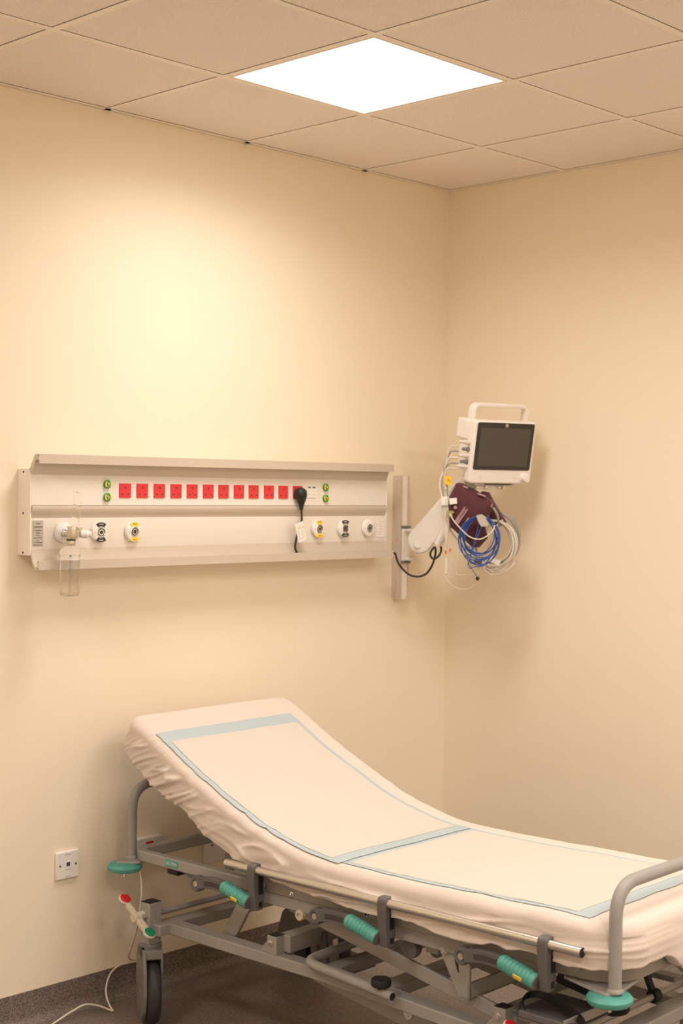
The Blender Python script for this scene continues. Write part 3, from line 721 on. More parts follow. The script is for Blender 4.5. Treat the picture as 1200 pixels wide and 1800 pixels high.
# monitor mains lead: plug, tag, run along the lower gallery, hanging loop to the arm
t = thing('mains_lead', 'black mains lead plugged into a red socket and looping to the monitor arm', 'power cord', (-0.93, -0.09, 1.43), world=True)
sx = SOCK[-1]
bm = B(); lathe(bm, [(0, 0.0), (0.020, 0.0), (0.0225, 0.006), (0.0225, 0.020), (0.019, 0.028), (0.011, 0.033), (0, 0.034)], (sx, YF - 0.003, 1.640), (0, -1, 0), 28)
lathe(bm, [(0.0195, 0), (0.016, 0.016), (0.0105, 0.028), (0.008, 0.034), (0.0062, 0.050), (0, 0.050)], (sx + 0.001, YF - 0.020, 1.633), (0.06, 0.05, -1), 20)
obj('plug', bm, M['greenblack'], t)
gy, gz = -0.0945, 1.4185
P = [(sx + 0.004, YF - 0.017, 1.588), (sx + 0.004, YF - 0.019, 1.570), (sx - 0.001, YF - 0.024, 1.545), (sx - 0.014, YF - 0.028, 1.520), (sx - 0.026, YF - 0.028, 1.495), (sx - 0.034, YF - 0.028, 1.465), (sx - 0.032, YF - 0.026, 1.445), (sx - 0.020, -0.0935, 1.428), (sx + 0.0, gy, 1.4195), (sx + 0.05, gy, gz), (-0.70, gy, gz), (-0.50, gy, gz), (-0.438, gy, 1.4185)]
P = [Vector(p) for p in P] + [at(*p) for p in ((694, 973, 5.63), (699, 988, 5.63), (709, 1002, 5.63), (721, 1011, 5.63), (735, 1013.5, 5.625), (748, 1009, 5.62), (757, 998, 5.61), (763, 983, 5.60), (765.5, 968, 5.59), (763, 962, 5.585), (757, 970, 5.58), (756.5, 977, 5.58), (762, 982.5, 5.575), (771, 977, 5.575), (775, 968, 5.575), (774, 959, 5.575), (771, 950, 5.575))]
bm = B(); tube(bm, P, 0.0040, 10, 6); obj('cord', bm, M['greenblack'], t)
bm = B()
tc = Vector((sx - 0.016, YF - 0.036, 1.506)); R = Matrix.Rotation(math.radians(-17), 4, 'Y')
box(bm, -0.0215, 0.0215, -0.0006, 0.0006, -0.034, 0.034, Matrix.Translation(tc) @ R); tg = obj('test_tag', bm, M['white'], t, smooth=False, label='white test tag')
bm = B(); box(bm, -0.009, 0.002, -0.0010, -0.0006, 0.012, 0.020, Matrix.Translation(tc) @ R); obj('orange_print', bm, M['paleorange'], tg, smooth=False)
bm = B(); box(bm, 0.0135, 0.0195, -0.0010, -0.0006, 0.010, 0.017, Matrix.Translation(tc) @ R); obj('yellow_dot', bm, M['yellow'], tg, smooth=False)
bm = B(); box(bm, -0.012, -0.010, -0.0009, -0.0006, -0.022, 0.008, Matrix.Translation(tc) @ R); box(bm, 0.006, 0.0075, -0.0009, -0.0006, -0.020, 0.004, Matrix.Translation(tc) @ R); box(bm, -0.012, 0.007, -0.0009, -0.0006, -0.024, -0.0225, Matrix.Translation(tc) @ R)
obj('table_print', bm, M['labelgrey'], tg, smooth=False)

# ------------------------------------------------------------------ outlets low on the back wall
t = thing('telephone_outlet', 'white square single-gang wall plate with one dark jack, beside the trolley head', 'wall outlet', (-1.8415, 0, 0.425), world=True)
cx, cz = -1.8415, 0.468
bm = B(); box(bm, cx - 0.043, cx + 0.043, -0.010, 0, cz - 0.043, cz + 0.043); pl = obj('face_plate', bm, M['white'], t, bevel=0.0025)
bm = B()
for dx in (-0.030, 0.030): lathe(bm, [(0.0034, 0), (0.0034, 0.0006), (0, 0.0006)], (cx + dx, -0.010, cz), (0, -1, 0), 12)
obj('screw_hole', bm, M['ink'], pl)
bm = B(); box(bm, cx - 0.010, cx + 0.010, -0.0115, -0.0098, cz - 0.014, cz + 0.013); jf = obj('jack_surround', bm, M['white'], pl, bevel=0.001)
bm = B(); box(bm, cx - 0.0065, cx + 0.0065, -0.0121, -0.0114, cz - 0.003, cz + 0.009); obj('jack_opening', bm, M['ink'], pl, smooth=False)
bm = B(); box(bm, cx - 0.011, cx + 0.011, -0.0104, -0.0099, cz + 0.0315, cz + 0.0345); box(bm, cx - 0.010, cx + 0.010, -0.0104, -0.0099, cz - 0.0375, cz - 0.0350); obj('small_print', bm, M['labelgrey'], pl, smooth=False)
t = thing('mains_outlet', 'white double wall socket with a red rocker, behind the trolley head', 'wall outlet', (-1.545, 0, 0.42), world=True)
bm = B(); box(bm, -1.600, -1.468, -0.016, 0, 0.424, 0.508); box(bm, -1.599, -1.469, -0.024, -0.016, 0.425, 0.507); so = obj('face_plate', bm, M['white'], t, bevel=0.003)
bm = B(); box(bm, -1.541, -1.512, -0.0265, -0.0235, 0.487, 0.4935); obj('red_rocker', bm, M['darkred'], so, bevel=0.0008)
t = thing('data_outlet', 'white wall plate half hidden under the raised backrest', 'wall outlet', (-1.23, 0, 0.38), world=True)
bm = B(); box(bm, -1.274, -1.188, -0.012, 0, 0.372, 0.458); so = obj('face_plate', bm, M['white'], t, bevel=0.003)
bm = B(); lathe(bm, [(0.004, 0), (0.004, 0.0006), (0, 0.0006)], (-1.243, -0.012, 0.432), (0, -1, 0), 12); obj('screw_hole', bm, M['ink'], so)

# ------------------------------------------------------------------ the trolley, drawn in its own frame: x = s (head to foot), y = t (near to far), z up
A15 = math.radians(1.5)
TROT = (0, 0, -math.pi / 2 + A15); TLOC = (-1.69, 0, 0)
def W(s, t_, z): return Vector((-1.69 + s * math.sin(A15) + t_ * math.cos(A15), -s * math.cos(A15) + t_ * math.sin(A15), z))
tr = thing('hospital_trolley', 'grey wheeled hospital trolley with raised backrest, teal bumpers and side rail', 'trolley', TLOC, TROT)
TC = 0.325                               # centre line in t
def mir(t_): return 2 * TC - t_

def sweep_rect(bm, path, w, z0, z1, closed=True):
    n = len(path); rings = []
    for i in range(n):
        a = Vector(path[i - 1] if closed or i else path[i]); c = Vector(path[(i + 1) % n] if closed or i < n - 1 else path[i])
        d = (c - a).normalized(); nn = Vector((-d.y, d.x)); p = Vector(path[i])
        rings.append([bm.verts.new((*(p + nn * s * w / 2), z)) for s, z in ((-1, z0), (1, z0), (1, z1), (-1, z1))])
    for i in range(n if closed else n - 1):
        A, C = rings[i], rings[(i + 1) % n]
        for q in range(4): bm.faces.new((A[q], A[(q + 1) % 4], C[(q + 1) % 4], C[q]))
    if not closed: bm.faces.new(rings[0][::-1]); bm.faces.new(rings[-1])
    bmesh.ops.recalc_face_normals(bm, faces=bm.faces[:]); return bm

# upper frame: one bent rectangular tube all the way round
ring = round_poly([(0.115, 0.034), (1.885, 0.034), (1.885, 0.616), (0.115, 0.616)], [0.055, 0.10, 0.10, 0.055], 8)
bm = B(); sweep_rect(bm, ring, 0.030, 0.474, 0.508); fr = obj('upper_frame', bm, M['grey'], tr, bevel=0.004)
lb = None
bm = B(); box(bm, 0.2735, 0.3310, 0.0178, 0.0195, 0.4815, 0.5035); lb = obj('name_badge', bm, M['teal'], tr, bevel=0.0005, label='teal maker badge')
lettering('badge_lettering', 'ULTIMA', 0.0145, M['printpale'], lb, basis((0.302, 0.0176, 0.4925), (1, 0, 0), (0, 0, 1), (0, -1, 0)))
for k, tt in enumerate((0.0, 1.0)):
    t0, t1 = (0.014, 0.052) if not k else (mir(0.052), mir(0.014))
    bm = B(); box(bm, 0.70, 1.50, t0, t1, 0.4525, 0.4895); obj('side_beam', bm, M['grey'], tr, bevel=0.003)
    t0, t1 = (0.008, 0.020) if not k else (mir(0.020), mir(0.008))
    bm = B(); prism(bm, round_poly([(0.705, 0.490), (1.80, 0.490), (1.80, 0.533), (0.705, 0.533)], [0.004, 0.02, 0.02, 0.004]), lambda a, b, d: (a, d, b), t0, t1); sp = obj('side_plate', bm, M['grey'], tr, bevel=0.002)
    if not k:
        for s in (0.722, 0.833, 1.118, 1.407):
            bm = B(); lathe(bm, [(0.0075, 0), (0.0075, 0.002), (0.0045, 0.0025), (0.004, 0.006), (0, 0.0065)], (s, 0.0078, 0.501), (0, -1, 0), 14); obj('screw', bm, M['chrome'], sp)
# mattress platforms
bm = B(); box(bm, 0.92, 1.90, 0.03, 0.62, 0.512, 0.522); obj('seat_platform', bm, M['grey'], tr, bevel=0.003)
bm = B(); bar(bm, (0.915, 0.325, 0.515), (0.19, 0.325, 0.806), 0.56, 0.012, side=(0, 1, 0)); obj('backrest_platform', bm, M['grey'], tr, bevel=0.003)
bm = B()
for tt in (0.10, 0.55): bar(bm, (0.915, tt, 0.500), (0.30, tt, 0.745), 0.03, 0.025, side=(0, 1, 0))
bar(bm, (0.62, 0.325, 0.60), (0.98, 0.325, 0.455), 0.034, 0.034, side=(0, 1, 0))
obj('backrest_strut', bm, M['grey'], tr, bevel=0.003)
bm = B(); box(bm, 0.505, 0.545, 0.05, 0.10, 0.508, 0.556); bar(bm, (0.515, 0.075, 0.552), (0.60, 0.075, 0.585), 0.04, 0.02, side=(0, 1, 0)); obj('hinge_bracket', bm, M['midplastic'], tr, bevel=0.004)
bm = B()
for k in range(10): box(bm, 0.545 + k * 0.008, 0.5495 + k * 0.008, 0.055, 0.085, 0.508, 0.518)
obj('toothed_rack', bm, M['ivory'], tr, smooth=False)
# release box and rod under the head end
bm = B(); box(bm, 0.274, 0.322, 0.026, 0.062, 0.4565, 0.4745); obj('release_box', bm, M['black'], tr, bevel=0.002)
bm = B(); tube(bm, [(0.322, 0.05, 0.468), (0.40, 0.045, 0.466), (0.47, 0.02, 0.470)], 0.006, 10); box(bm, 0.355, 0.398, 0.035, 0.06, 0.457, 0.475); obj('release_rod', bm, M['midplastic'], tr, bevel=0.001)

# corner plates, bumpers and push handles
for hs, ht, s0, t0 in ((0.090, 0.034, 0.100, 0.0), (0.090, mir(0.034), 0.100, mir(0.0)), (1.903, 0.006, 1.886, 0.006), (1.903, mir(0.006), 1.886, mir(0.006))):
    near = t0 < TC; head = s0 < 1; sg = 1 if head else -1; tg_ = 1 if near else -1
    poly = [(s0 - sg * 0.030, t0 - tg_ * 0.010), (s0 - sg * 0.005, t0 - tg_ * 0.034), (s0 + sg * (0.05 if head else 0.14), t0 + tg_ * 0.012), (s0 + sg * (0.05 if head else 0.14), t0 + tg_ * 0.05), (s0 + sg * 0.04, t0 + tg_ * (0.06 if head else 0.13)), (s0 - sg * 0.005, t0 + tg_ * (0.06 if head else 0.13))]
    bm = B(); prism(bm, round_poly(poly, 0.012), lambda a, b, d: (a, b, d), 0.466, 0.4735); obj('corner_plate', bm, M['grey'], tr, bevel=0.0015)
    zc = 0.454
    bm = B(); lathe(bm, [(0, 0.014), (0.030, 0.014), (0.050, 0.009), (0.0560, 0.001), (0.0555, -0.006), (0.050, -0.013), (0.030, -0.017), (0.012, -0.018), (0, -0.018)], (s0, t0, zc), (0, 0, 1), 40); bp = obj('bumper_disc', bm, M['teal'], tr, label='round teal corner bumper')
    bm = B(); cyl(bm, (s0, t0, zc - 0.034), (s0, t0, zc - 0.016), 0.005, n=12); obj('bumper_bolt', bm, M['chrome'], bp)
for s, t0, zt in ((0.090, 0.036, 0.7045), (1.903, 0.002, 0.724)):
    bm = B(); tube(bm, fillet_path([(s, t0, 0.472), (s, t0, zt), (s, mir(t0), zt), (s, mir(t0), 0.472)], 0.085, 10), 0.0160, 18, 1); h = obj('push_handle', bm, M['grey'], tr)
    bm = B()
    for q in (t0, mir(t0)): lathe(bm, [(0.0162, 0), (0.021, 0.0), (0.021, 0.004), (0.0175, 0.009), (0.0162, 0.009)], (s, q, 0.473), (0, 0, 1), 20)
    obj('handle_collar', bm, M['grey'], h)

# side rail with brackets and grip levers (near side)
bm = B(); cyl(bm, (0.612, -0.040, 0.561), (1.838, -0.040, 0.561), 0.0122, n=24); rail = obj('side_rail', bm, M['steel'], tr, label='round steel side rail')
bm = B(); lathe(bm, [(0.0095, 0), (0.0122, 0), (0.0122, 0.001), (0.0095, 0.001)], (1.838, -0.040, 0.561), (1, 0, 0), 24); lathe(bm, [(0.0098, 0.0002), (0, 0.0002)], (1.838, -0.040, 0.561), (1, 0, 0), 24); obj('tube_end', bm, M['black'], rail)
BR = (0.727, 1.222, 1.733); PV = (0.476, 0.965, 1.475)
for i in range(3):
    s = BR[i]; p = PV[i]
    bm = B(); prism(bm, round_poly([(-0.057, 0.545), (-0.057, 0.579), (-0.023, 0.579), (-0.023, 0.56), (-0.010, 0.54), (-0.010, 0.470), (-0.018, 0.444), (-0.046, 0.444), (-0.050, 0.470)], [0.004, 0.016, 0.016, 0.004, 0.01, 0.01, 0.004, 0.006, 0.006]), lambda a, b, d: (d, a, b), s - 0.014, s + 0.014)
    br = obj('rail_bracket', bm, M['plastic'], tr, bevel=0.003)
    bm = B(); box(bm, s + 0.0132, s + 0.0148, -0.036, -0.018, 0.490, 0.545); box(bm, s + 0.0132, s + 0.0148, -0.034, -0.020, 0.452, 0.468); obj('bracket_slot', bm, M['black'], br, smooth=False)
    # lever arm: pivot boss, curved arm, teal grip
    bm = B(); lathe(bm, [(0, -0.012), (0.022, -0.012), (0.0235, -0.008), (0.0235, 0.010), (0.021, 0.015), (0.013, 0.015), (0.013, 0.012), (0, 0.012)], (p, -0.025, 0.473), (0, -1, 0), 24)
    pts = smooth_path([(p + 0.012, -0.036, 0.478), (p + 0.05, -0.036, 0.486), (p + 0.09, -0.038, 0.489), (p + 0.145, -0.042, 0.486)], 5)
    strap(bm, pts, 0.018, 0.033, (0, 1, 0)); lv = obj('grip_lever', bm, M['plastic'], tr, bevel=0.003, angle=40)
    bm = B(); pts2 = [q + Vector((0.004, -0.0095, -0.001)) for q in pts[4:14]]; strap(bm, pts2, 0.003, 0.013, (0, 1, 0)); obj('lever_recess', bm, M['ink'], lv)
    bm = B(); lathe(bm, [(0.0085, 0), (0.0085, 0.003), (0.0035, 0.003), (0.0030, 0.001), (0, 0.001)], (p, -0.037, 0.473), (0, -1, 0), 18); obj('pivot_bolt', bm, M['brass'], lv)
    g0 = Vector((p + 0.132, -0.048, 0.4925)); g1 = Vector((p + 0.240, -0.048, 0.4655)); L = (g1 - g0).length
    prof = [(0, 0), (0.0165, 0), (0.0185, 0.004)]
    for k in range(8):
        h = 0.008 + k * (L - 0.02) / 8
        prof += [(0.0205, h), (0.0205, h + 0.0065), (0.0190, h + 0.0078), (0.0190, h + 0.009)]
    prof += [(0.0205, L - 0.006), (0.0200, L), (0.0185, L)]
    bm = B(); lathe(bm, prof, g0, g1 - g0, 28); gp = obj('rubber_grip', bm, M['teal'], lv, angle=30, label='ribbed teal grip')
    bm = B(); lathe(bm, [(0.0190, L - 0.004), (0.0190, L + 0.003), (0.0, L + 0.003)], g0, g1 - g0, 24)
    bar(bm, g0 + (g1 - g0) * 0.78 + Vector((-0.001, -0.0145, -0.0135)), g1 + Vector((0, -0.0145, -0.0135)), 0.003, 0.005, side=(0, 1, 1))
    obj('grip_end', bm, M['plastic'], lv)
    if i != 1:
        bm = B(); c = g0 + (g1 - g0) * 0.60; d = (g1 - g0).normalized(); n = Vector((0.10, -0.93, -0.36)); n = (n - d * n.dot(d)).normalized(); yv = n.cross(d)
        box(bm, -0.013, 0.013, -0.0055, 0.0055, -0.002, 0.0012, basis(c + n * 0.0205, d, yv, n)); obj('yellow_patch', bm, M['yellow'], lv, bevel=0.001)

# base: two long beams, cross beams, corner posts
NB = 0.019
for k in range(2):
    f = (lambda a: a) if not k else mir
    ta, tb_ = f(NB), f(NB + 0.050)
    bm = B()
    pr = [(0.292, 0.2705), (0.95, 0.2705), (1.80, 0.238), (1.80, 0.273), (0.95, 0.306), (0.292, 0.306)]
    prism(bm, pr, lambda a, b, d: (a, d, b), ta, tb_); obj('base_beam', bm, M['grey'], tr, bevel=0.004)
bm = B(); box(bm, 0.236, 0.294, -0.02, mir(-0.02), 0.2705, 0.3055); obj('cross_beam', bm, M['grey'], tr, bevel=0.004)
bm = B(); box(bm, 1.722, 1.782, -0.02, mir(-0.02), 0.240, 0.276); obj('cross_beam', bm, M['grey'], tr, bevel=0.004)

def caster(cs, ct, zt, heading, name='caster_wheel'):
    """corner post, swivel fork and tyre; heading in the trolley frame"""
    bm = B(); box(bm, cs - 0.022, cs + 0.022, ct - 0.0245, ct + 0.0245, 0.240, zt); post = obj('corner_post', bm, M['grey'], tr, bevel=0.003)
    bm = B(); box(bm, cs - 0.0205, cs + 0.0205, ct - 0.023, ct + 0.023, zt - 0.001, zt + 0.002); obj('post_cap', bm, M['black'], post, bevel=0.001)
    d = Vector((math.cos(heading), math.sin(heading), 0)); sd = Vector((-d.y, d.x, 0)); c = Vector((cs, ct, 0)) + d * 0.016
    f = lambda a, b, q: c + d * a + sd * q + Vector((0, 0, b))
    prof = [(-0.045, 0.236), (-0.075, 0.205), (-0.092, 0.14), (-0.092, 0.085), (-0.075, 0.045), (-0.04, 0.022), (0.0, 0.016), (0.035, 0.022), (0.062, 0.05), (0.076, 0.10), (0.070, 0.17), (0.045, 0.236)]
    bm = B()
    prism(bm, round_poly(prof, 0.02, 4), f, -0.034, -0.0225); prism(bm, round_poly([(-0.045, 0.236), (-0.06, 0.205), (-0.055, 0.17), (0.0, 0.085), (0.03, 0.085), (0.058, 0.17), (0.055, 0.205), (0.045, 0.236)], 0.015, 4), f, 0.0225, 0.0285)
    prism(bm, round_poly([(-0.052, 0.206), (0.048, 0.206), (0.044, 0.236), (-0.046, 0.236)], 0.006), f, -0.034, 0.0285)
    lathe(bm, [(0.034, 0.230), (0.036, 0.236), (0.036, 0.243), (0.030, 0.246), (0, 0.246)], Vector((cs, ct, 0)), (0, 0, 1), 28)
    fk = obj('caster_fork', bm, M['midplastic'], tr, bevel=0.004)
    bm = B(); lathe(bm, [(0, -0.021), (0.070, -0.021), (0.086, -0.020), (0.095, -0.016), (0.100, -0.008), (0.1, 0.008), (0.095, 0.016), (0.086, 0.020), (0.070, 0.021), (0, 0.021)], c + Vector((0, 0, 0.100)), sd, 48)
    obj('caster_wheel', bm, M['tyre'], tr)
    bm = B(); lathe(bm, [(0.006, -0.0365), (0.009, -0.0355), (0.009, 0.0215), (0.006, 0.0222)], c + Vector((0, 0, 0.100)), sd, 16); obj('axle', bm, M['chrome'], fk)
HEADING = math.radians(-120) - TROT[2]
caster(0.2435, -0.013, 0.3715, HEADING)
caster(0.2435, mir(-0.013), 0.3715, HEADING + 0.9)
caster(1.752, -0.020, 0.340, HEADING + 0.4)
caster(1.752, mir(-0.020), 0.340, HEADING - 0.7)

# brake and steering pedals with their cross shafts
for s0, z0, tn, tf in ((0.233, 0.336, -0.062, mir(-0.062)), (1.705, 0.305, -0.062, mir(-0.062))):
    bm = B(); cyl(bm, (s0 + 0.012, tn + 0.01, z0 - 0.006), (s0 + 0.012, tf - 0.01, z0 - 0.006), 0.0095, n=6); sh = obj('pedal_shaft', bm, M['grey'], tr)
    for tt in (tn, tf):
        a = Vector((s0 - 0.058, tt, z0 + 0.035)); c = Vector((s0 + 0.060, tt, z0 - 0.046)); d = (c - a).normalized(); n = Vector((-d.z, 0, d.x)); m = (a + c) / 2
        if n.z < 0: n = -n
        bm = B()
        bar(bm, a, m - d * 0.006, 0.016, 0.014, side=(0, 1, 0)); bar(bm, m + d * 0.004, c, 0.022, 0.014, side=(0, 1, 0))
        cyl(bm, m + Vector((0, -0.015, 0)), m + Vector((0, 0.040 if tt == tn else -0.040, 0)), 0.015, n=18)
        for q in (a, c): lathe(bm, [(0, -0.010), (0.012, -0.010), (0.0205, 0.000), (0.0205, 0.007), (0.0175, 0.0085), (0, 0.0085)], q, n, 24)
        pd = obj('brake_pedal', bm, M['ivory'], tr, bevel=0.002)
        for q, mm, nm in ((a, M['darkred'], 'red_pad'), (c, M['green'], 'green_pad')):
            bm = B(); lathe(bm, [(0.0175, 0.0075), (0.0175, 0.010), (0.015, 0.0110), (0, 0.0110)], q, n, 24); obj(nm, bm, mm, pd)
bm = B(); bar(bm, (1.717, 0.50, 0.298), (1.69, 0.50, 0.355), 0.02, 0.014, side=(0, 1, 0)); cyl(bm, (1.717, 0.485, 0.299), (1.717, 0.515, 0.299), 0.018, n=18); bar(bm, (1.69, 0.50, 0.355), (1.66, 0.50, 0.36), 0.02, 0.014, side=(0, 1, 0)); obj('linkage_arm', bm, M['black'], tr, bevel=0.003)
bm = B(); box(bm, 1.60, 1.76, 0.53, 0.57, 0.335, 0.35); obj('cassette_rail', bm, M['midplastic'], tr, bevel=0.002)

# pivot posts on the base beams, torsion tubes, lifting arms
for k in range(2):
    f = (lambda a: a) if not k else mir
    for s, zb, zt in ((0.742, 0.305, 0.3605), (1.556, 0.28, 0.3475)):
        bm = B(); ta, tb_ = sorted((f(0.0185), f(0.0560))); box(bm, s - 0.019, s + 0.019, ta, tb_, zb, zt)
        prism(bm, [(s - 0.019, zb + 0.045), (s - 0.019, zb - 0.002), (s - 0.062, zb)], lambda a, b, d: (a, d, b), f(0.030), f(0.036))
        pp = obj('pivot_post', bm, M['grey'], tr, bevel=0.0015)
        bm = B(); box(bm, s - 0.0178, s + 0.0178, ta + 0.001, tb_ - 0.001, zt - 0.0005, zt + 0.0015); obj('post_cap', bm, M['black'], pp, smooth=False)
        if not k:
            bm = B(); lathe(bm, [(0.0085, 0), (0.0085, 0.003), (0.0065, 0.0035), (0.0060, 0.008), (0, 0.0085)], (s - 0.002, 0.0185, zt - 0.022), (0, -1, 0), 12); obj('pivot_bolt', bm, M['chrome'], pp)
for s, z in ((0.757, 0.333), (1.556, 0.312)):
    bm = B(); box(bm, s - 0.020, s + 0.028, 0.05, mir(0.05), z - 0.022, z + 0.028); obj('torsion_tube', bm, M['grey'], tr, bevel=0.003)
for k in range(2):
    f = (lambda a: a) if not k else mir
    bm = B(); bar(bm, (0.775, f(0.062), 0.452), (1.545, f(0.062), 0.312), 0.012, 0.040, side=(0, 1, 0)); la = obj('lifting_arm', bm, M['grey'], tr, bevel=0.003)
    bm = B(); bar(bm, (0.575, f(0.085), 0.425), (0.485, f(0.085), 0.280), 0.012, 0.050, side=(0, 1, 0)); obj('stay_plate', bm, M['grey'], tr, bevel=0.002)
    if not k:
        bm = B(); lathe(bm, [(0.0155, 0), (0.0155, 0.012), (0.013, 0.014), (0.0075, 0.014), (0.0075, 0.008), (0, 0.008)], (0.861, 0.020, 0.446), (0, -1, 0), 20); obj('arm_roller', bm, M['ivory'], la)
    # lower links below the beam
    bm = B(); bar(bm, (0.86, f(0.078), 0.268), (1.36, f(0.078), 0.198), 0.010, 0.050, side=(0, 1, 0)); ll = obj('lower_link', bm, M['grey'], tr, bevel=0.003)
    if not k:
        bm = B(); lathe(bm, [(0.015, 0), (0.015, 0.004), (0.0075, 0.004), (0.0065, 0.008), (0, 0.008)], (1.215, 0.072, 0.236), (0, -1, 0), 18); obj('link_bolt', bm, M['chrome'], ll)
# transverse carriage under the frame: triangular side plates joined by a folded sheet
for k in range(2):
    f = (lambda a: a) if not k else mir
    bm = B(); prism(bm, [(1.352, 0.462), (1.440, 0.462), (1.458, 0.43), (1.458, 0.342), (1.425, 0.342)], lambda a, b, d: (a, d, b), f(0.022), f(0.030))
    ps = obj('carriage_plate', bm, M['grey'], tr, bevel=0.001)
    if not k:
        bm = B(); prism(bm, round_poly([(1.407, 0.440), (1.420, 0.436), (1.424, 0.407), (1.421, 0.405)], 0.003), lambda a, b, d: (a, d, b), 0.0212, 0.0224); obj('cut_out', bm, M['void'], ps, smooth=False)
        bm = B(); lathe(bm, [(0.011, 0), (0.011, 0.004), (0.0085, 0.0045), (0.0085, 0.010), (0, 0.011)], (1.378, 0.0215, 0.456), (0, -1, 0), 6); obj('hex_bolt', bm, M['chrome'], ps)
bm = B(); box(bm, 1.452, 1.458, 0.022, mir(0.022), 0.342, 0.385); box(bm, 1.425, 1.458, 0.022, mir(0.022), 0.342, 0.346); obj('carriage_cross_sheet', bm, M['grey'], tr, smooth=False)
bm = B(); box(bm, 0.99, 1.05, 0.05, mir(0.05), 0.425, 0.458); obj('cross_tie', bm, M['grey'], tr, bevel=0.003)
bm = B(); box(bm, 1.29, 1.33, 0.05, mir(0.05), 0.425, 0.458); obj('cross_tie', bm, M['grey'], tr, bevel=0.003)
bm = B(); lathe(bm, [(0, -0.012), (0.026, -0.012), (0.028, 0), (0.026, 0.012), (0, 0.012)], (1.245, 0.045, 0.428), (0, -1, 0), 24); lathe(bm, [(0, -0.012), (0.020, -0.012), (0.02, 0.012), (0, 0.012)], (1.30, 0.09, 0.425), (0, -1, 0), 24); obj('cam_roller', bm, M['plastic'], tr)
# hydraulic pump between the beams
bm = B(); box(bm, 0.662, 0.714, 0.19, 0.25, 0.235, 0.305); obj('pump_block', bm, M['black'], tr, bevel=0.004)
bm = B(); cyl(bm, (0.748, 0.21, 0.22), (0.738, 0.21, 0.36), 0.020, n=20); cyl(bm, (0.748, 0.33, 0.22), (0.738, 0.33, 0.36), 0.020, n=20); obj('pump_cylinder', bm, M['midplastic'], tr)
bm = B(); bar(bm, (0.80, 0.19, 0.225), (0.785, 0.19, 0.345), 0.012, 0.028, side=(0, 1, 0)); obj('pump_lever', bm, M['plastic'], tr, bevel=0.002)
bm = B(); box(bm, 0.64, 0.83, 0.17, 0.38, 0.208, 0.235); obj('pump_base', bm, M['midplastic'], tr, bevel=0.004)
bm = B(); box(bm, 0.90, 0.95, 0.06, mir(0.06), 0.272, 0.300); obj('mid_cross_beam', bm, M['grey'], tr, bevel=0.003)
bm = B(); box(bm, 1.10, 1.16, 0.06, mir(0.06), 0.262, 0.296); obj('mid_cross_beam', bm, M['grey'], tr, bevel=0.003)
# pump pedal: bent tube along the near beam with a black pad
bm = B(); tube(bm, fillet_path([(0.862, 0.42, 0.322), (0.886, 0.006, 0.322), (1.228, -0.012, 0.306)], 0.055, 10), 0.0135, 16, 1); pdl = obj('pump_pedal', bm, M['grey'], tr)
bm = B(); lathe(bm, [(0.0105, 0.0003), (0, 0.0003)], (1.228, -0.012, 0.306), (1, -0.05, -0.05), 18); obj('tube_bore', bm, M['black'], pdl)
bm = B(); lathe(bm, [(0.010, -0.006), (0.013, 0.002), (0.026, 0.004), (0.0275, 0.007), (0.0275, 0.020), (0.0255, 0.023), (0, 0.0235)], (1.186, -0.010, 0.3215), (0.03, 0, 1), 32); obj('pedal_pad', bm, M['black'], pdl)
# foot-end accessory tray: dark sheet pan, grey end bar, black foam strip and a black webbing strap
bm = B(); prism(bm, round_poly([(1.625, -0.030), (1.655, -0.045), (1.805, -0.045), (1.805, 0.172), (1.625, 0.172)], 0.012), lambda a, b, d: (a, b, d), 0.362, 0.3655)
prism(bm, round_poly([(-0.045, 0.3655), (0.02, 0.3655), (-0.01, 0.378), (-0.045, 0.384)], 0.004), lambda a, b, d: (d, a, b), 1.66, 1.80)
ty = obj('accessory_tray', bm, M['plastic'], tr, angle=40)
bm = B(); bar(bm, (1.796, -0.05, 0.379), (1.803, 0.20, 0.381), 0.005, 0.024, side=(1, 0, 0)); obj('end_bar', bm, M['grey'], ty, bevel=0.001)
bm = B(); prism(bm, round_poly([(1.618, 0.395), (1.638, 0.426), (1.66, 0.424), (1.706, 0.412), (1.735, 0.400), (1.83, 0.399), (1.83, 0.380), (1.73, 0.378)], 0.006), lambda a, b, d: (a, d, b), 0.165, 0.185); obj('foam_strip', bm, M['black'], ty, bevel=0.002)
bm = B(); sp_ = smooth_path([(1.668, -0.034, 0.372), (1.642, -0.010, 0.383), (1.624, 0.034, 0.388), (1.627, 0.060, 0.389), (1.651, 0.076, 0.388), (1.718, 0.051, 0.387), (1.788, 0.013, 0.386), (1.83, -0.022, 0.384), (1.845, -0.04, 0.365)], 6)
strap(bm, sp_, 0.020, 0.006, (0.25, 0.55, 0.8)); obj('webbing_strap', bm, M['black'], ty, bevel=0.001)
bm = B(); tube(bm, [(1.818, 0.145, 0.400), (1.842, 0.14, 0.400), (1.852, 0.14, 0.392), (1.845, 0.14, 0.377), (1.815, 0.14, 0.366), (1.786, 0.14, 0.364)], 0.008, 10); obj('strap_loop', bm, M['black'], ty)

